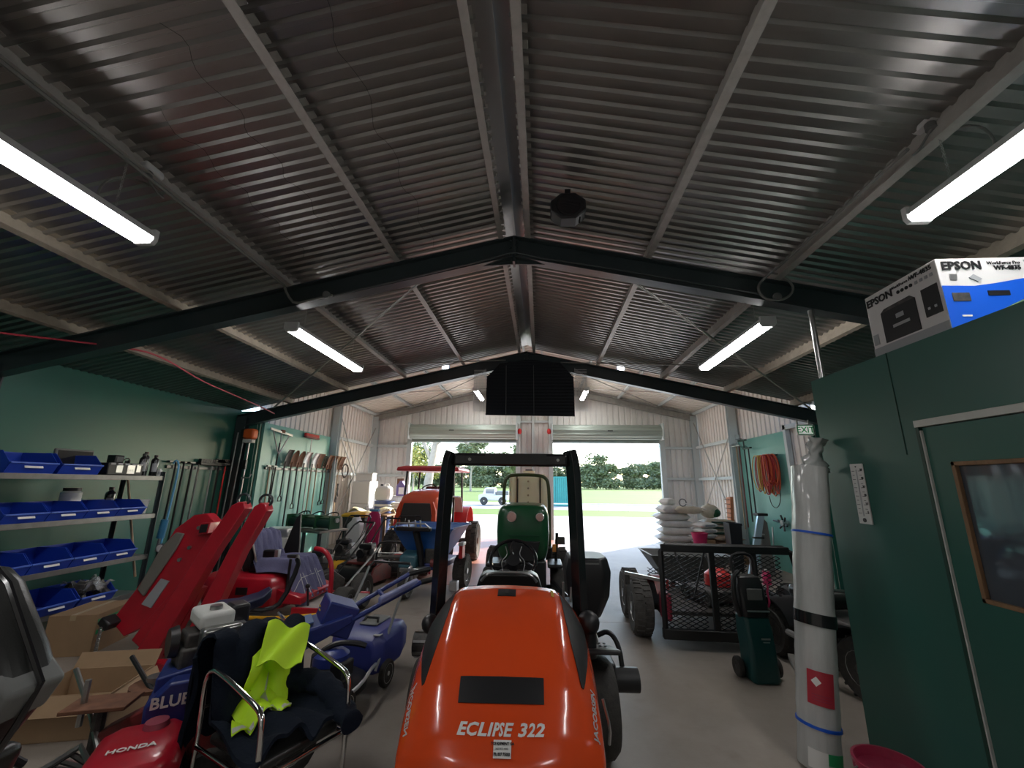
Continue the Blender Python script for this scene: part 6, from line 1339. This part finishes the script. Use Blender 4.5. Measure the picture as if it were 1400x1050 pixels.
t = thing('prop_bar', 'grey steel propping bar leaning on the burgundy reel mower', 'bar', (-2.92, 6.60, 0), 0)
MB().cyl((-.12,-.16,.012), (.28,.50,.68), .018, n=8).build('bar', 'steel', t); MB().cyl((-.12,-.16,.0), (-.12,-.16,.03), .03, n=8).build('foot', 'black', t)
t = thing('black_bench_frame', 'black tube frame standing before the red side plate mower', 'frame', (-2.55, 7.45, 0), .1)
MB().tube([(-.28,0,.0),(-.28,0,.60),(-.22,0,.70),(.16,0,.70),(.30,.02,.62),(.36,.04,.40),(.36,.04,.0)], .018, 8, smooth=1).build('tube_frame', 'black', t); MB().tube([(-.28,.2,0),(-.28,.2,.48),(.30,.2,.48),(.30,.2,0)], .014, 8).build('rear_frame', 'alu', t); MB().bx(-.28, .30, .0, .2, .42, .45).build('tray', 'engine', t)
# old grey stump outside under the tree
# ================================================================== OUTDOORS
structure(MB().bx(-60, 60, Y2+.02, 24.5, -.25, -.03).build('ground_apron', 'gravel'), 'bright sunlit gravel yard outside the doors')
structure(MB().bx(-160, 160, 24.5, 30, -.25, -.02).build('ground_verge', 'grass'), 'green grass verge beyond the yard')
structure(MB().bx(-160, 160, 30, 41, -.25, -.025).build('ground_path', 'path'), 'pale road crossing behind the verge')
structure(MB().bx(-420, 420, 41, 520, -.3, -.02).build('ground_field', 'grass'), 'wide bright green playing field')
structure(MB().bx(-60, 60, -40, Y0-.3, -.25, -.03).build('ground_rear', 'gravel'), 'gravel ground behind the shed')
# shipping container
t = thing('shipping_container', 'teal ribbed shipping container standing on the road', 'container', (2.08, 35.2, 0), 0)
pr = []
x = -1.02
for k in range(12): pr += [(x, -.03), (x+.09, -.03), (x+.11, .02), (x+.15, .02)]; x += .17
pr += [(1.02, -.03), (1.02, 6.0), (-1.02, 6.0)]
MB().prism(pr, 'z', .12, 2.26).build('body', 'teal_paint', t)
for x in (-1.02, 1.02): MB().bx(x-.05, x+.05, -.08, .06, 0, 2.32).build('corner_post', 'teal_paint', t)
MB().bx(-1.02, 1.02, -.07, .05, 2.24, 2.32).build('top_rail', 'teal_paint', t); MB().bx(-1.02, 1.02, -.07, .05, 0, .12).build('bottom_rail', 'teal_paint', t)
# parked ute
t = thing('parked_ute', 'pale ute with tray parked on the road', 'car', (-3.9, 35.5, 0), 0)
MB().bx(-1.2, 1.2, -.85, .85, .35, .80).build('body', 'white_plastic', t, .08, 3); MB().loft([[(-.9,-.75,.80),(.2,-.75,.80),(.2,.75,.80),(-.9,.75,.80)], [(-.7,-.68,1.35),(.1,-.68,1.35),(.1,.68,1.35),(-.7,.68,1.35)]]).build('cab', 'white', t, .05); MB().bx(-.62, .05, -.76, -.72, .90, 1.25).build('side_window', 'glass_dark', t)
for x in (-.75, .75): wheel(t, (x,-.8,.32), .32, .22, axis='y')
MB().bx(.25, 1.25, -.86, .86, .80, 1.10).build('tray', 'grey_plastic', t, .02)
# trees
def leaf_cloud(name, blobs, m, parent, n, size, seed):
    random.seed(seed); mb = MB()
    for i in range(n):
        c, r = random.choice(blobs); 
        while True:
            d = Vector((random.uniform(-1,1), random.uniform(-1,1), random.uniform(-1,1)))
            if d.length <= 1: break
        d = d*(.35+.65*d.length) if d.length > 0 else d
        p = Vector(c)+Vector((d.x*r[0], d.y*r[1], d.z*r[2])); s_ = size*random.uniform(.6,1.3)
        a = Vector((random.uniform(-1,1), random.uniform(-1,1), random.uniform(-.6,.6))).normalized(); b = a.cross(Vector((random.uniform(-1,1), random.uniform(-1,1), random.uniform(-1,1)))).normalized()
        mb.add([p-a*s_, p+b*s_*.45, p+a*s_, p-b*s_*.45], [(0,1,2,3)])
    return mb.build(name, m, parent, normals=False, kind='stuff')
def gum(loc, label, seed, h=14., m='leaf', nl=1500, group='gum trees beyond the field', ls=.55):
    random.seed(seed); t = thing('gum_tree', label, 'tree', loc, random.random()*6, group)
    tr_ = MB(); bl = []
    top = Vector((random.uniform(-.5,.5), random.uniform(-.5,.5), h*.48)); tr_.tube([(0,0,0),(random.uniform(-.2,.2),0,h*.22),top], [.035*h*.6,.028*h*.6,.02*h*.6], 7, smooth=1)
    for k in range(6):
        a = 2*PI*k/6+random.random(); e = top+Vector((math.cos(a)*h*random.uniform(.14,.30), math.sin(a)*h*random.uniform(.14,.30), h*random.uniform(-.14,.28)))
        tr_.tube([top*random.uniform(.65,1), (top+e)/2+Vector((0,0,h*.03)), e], [.010*h,.007*h,.004*h], 5, smooth=1)
        bl.append((e, (h*random.uniform(.13,.20),)*2+(h*random.uniform(.09,.14),)))
    if group.startswith('gum'):
        for k in range(5):
            a = 2*PI*k/5+random.random(); bl.append(((math.cos(a)*h*.22, math.sin(a)*h*.22, h*.20), (h*.20,h*.20,h*.19)))
    tr_.build('trunk', 'bark', t); bl.append((top+Vector((0,0,h*.22)), (h*.24,h*.24,h*.18)))
    leaf_cloud('crown', bl, m, t, nl, ls, seed)
    return t
g = [gum((0,170,0), 'distant grey-green gum tree in the row beyond the field', 100+k, 15+k*1.5, nl=3600, ls=.72) for k in range(4)]
random.seed(8)
first = set()
for i in range(64):
    x = -150+i*4.9+random.uniform(-1.8,1.8); y = 178+random.uniform(-14,40); k = i % 4; s_ = random.uniform(.62,.95)
    if k not in first: o = g[k]; o.location = (x,y,0); first.add(k)
    else: o = dup(g[k], (x,y,0), random.random()*6)
    o.scale = (s_*1.15, s_*1.15, s_)
# nearer pale gum by the left door and a bushy yellow-green tree
t = thing('yard_gum', 'pale-trunked gum tree in the yard outside the tractor door', 'tree', (-7.5, 27.5, 0), 0)
mb = MB().tube([(0,0,0),(.05,0,1.4),(.25,0,3.0),(.45,.1,4.6)], [.32,.28,.24,.2], 10, smooth=1); mb.tube([(.25,0,3.0),(-.5,0,4.6),(-1.0,.2,6.2)], .13, 8, smooth=1); mb.tube([(.4,.1,4.2),(1.5,0,5.0),(2.8,-.2,5.6),(4.2,-.3,5.5)], [.12,.10,.07,.04], 8, smooth=1); mb.tube([(.45,.1,4.6),(.9,.3,6.0),(1.2,.3,7.6)], .12, 8, smooth=1); mb.tube([(1.5,0,5.0),(2.2,.3,4.4),(3.1,.4,4.1)], .04, 6, smooth=1)
mb.build('trunk', 'bark', t)
leaf_cloud('crown', [((-1.0,.2,6.4),(1.6,1.4,1.0)),((1.2,.3,7.6),(2.2,1.8,1.2)),((3.2,-.2,5.9),(1.7,1.2,.7)),((4.6,-.3,5.6),(1.2,.8,.7)),((3.3,.4,4.3),(.7,.5,.35)),((5.6,-.2,6.2),(1.0,.9,.8))], 'leaf', t, 2300, .15, 4)
leaf_cloud('sunlit_leaves', [((5.0,-.5,5.3),(.7,.6,.7))], 'leaf_yellow', t, 260, .15, 9)  # sunlight on this clump is put into its yellower leaf colour
gum((-13.5, 44, 0), 'bushy yellow-green tree across the road behind the tractor canopy', 60, 6.5, 'leaf_yellow', 1600, 'yard trees', .22)
gum((-19, 62, 0), 'spreading gum tree on the field edge behind the tractor canopy', 61, 9, 'leaf', 1700, 'yard trees', .30)
gum((-15, 90, 0), 'broad gum tree in mid field seen over the parked ute', 62, 12.5, 'leaf', 2000, 'yard trees', .40)
gum((-4, 105, 0), 'tall gum tree in mid field behind the pier', 63, 14, 'leaf', 2000, 'yard trees', .45)
# low post-and-rail along the path
f = thing('path_rail', 'low white rail along the road beyond the verge', 'fence', (0, 30.2, 0), 0)
for k in range(14): MB().bx(-2+2.0*k-.04, -2+2.0*k+.04, -.04, .04, -.02, .42).build('post', 'white', f)
MB().bx(-2, 24.1, -.03, .03, .34, .42).build('rail', 'white', f)
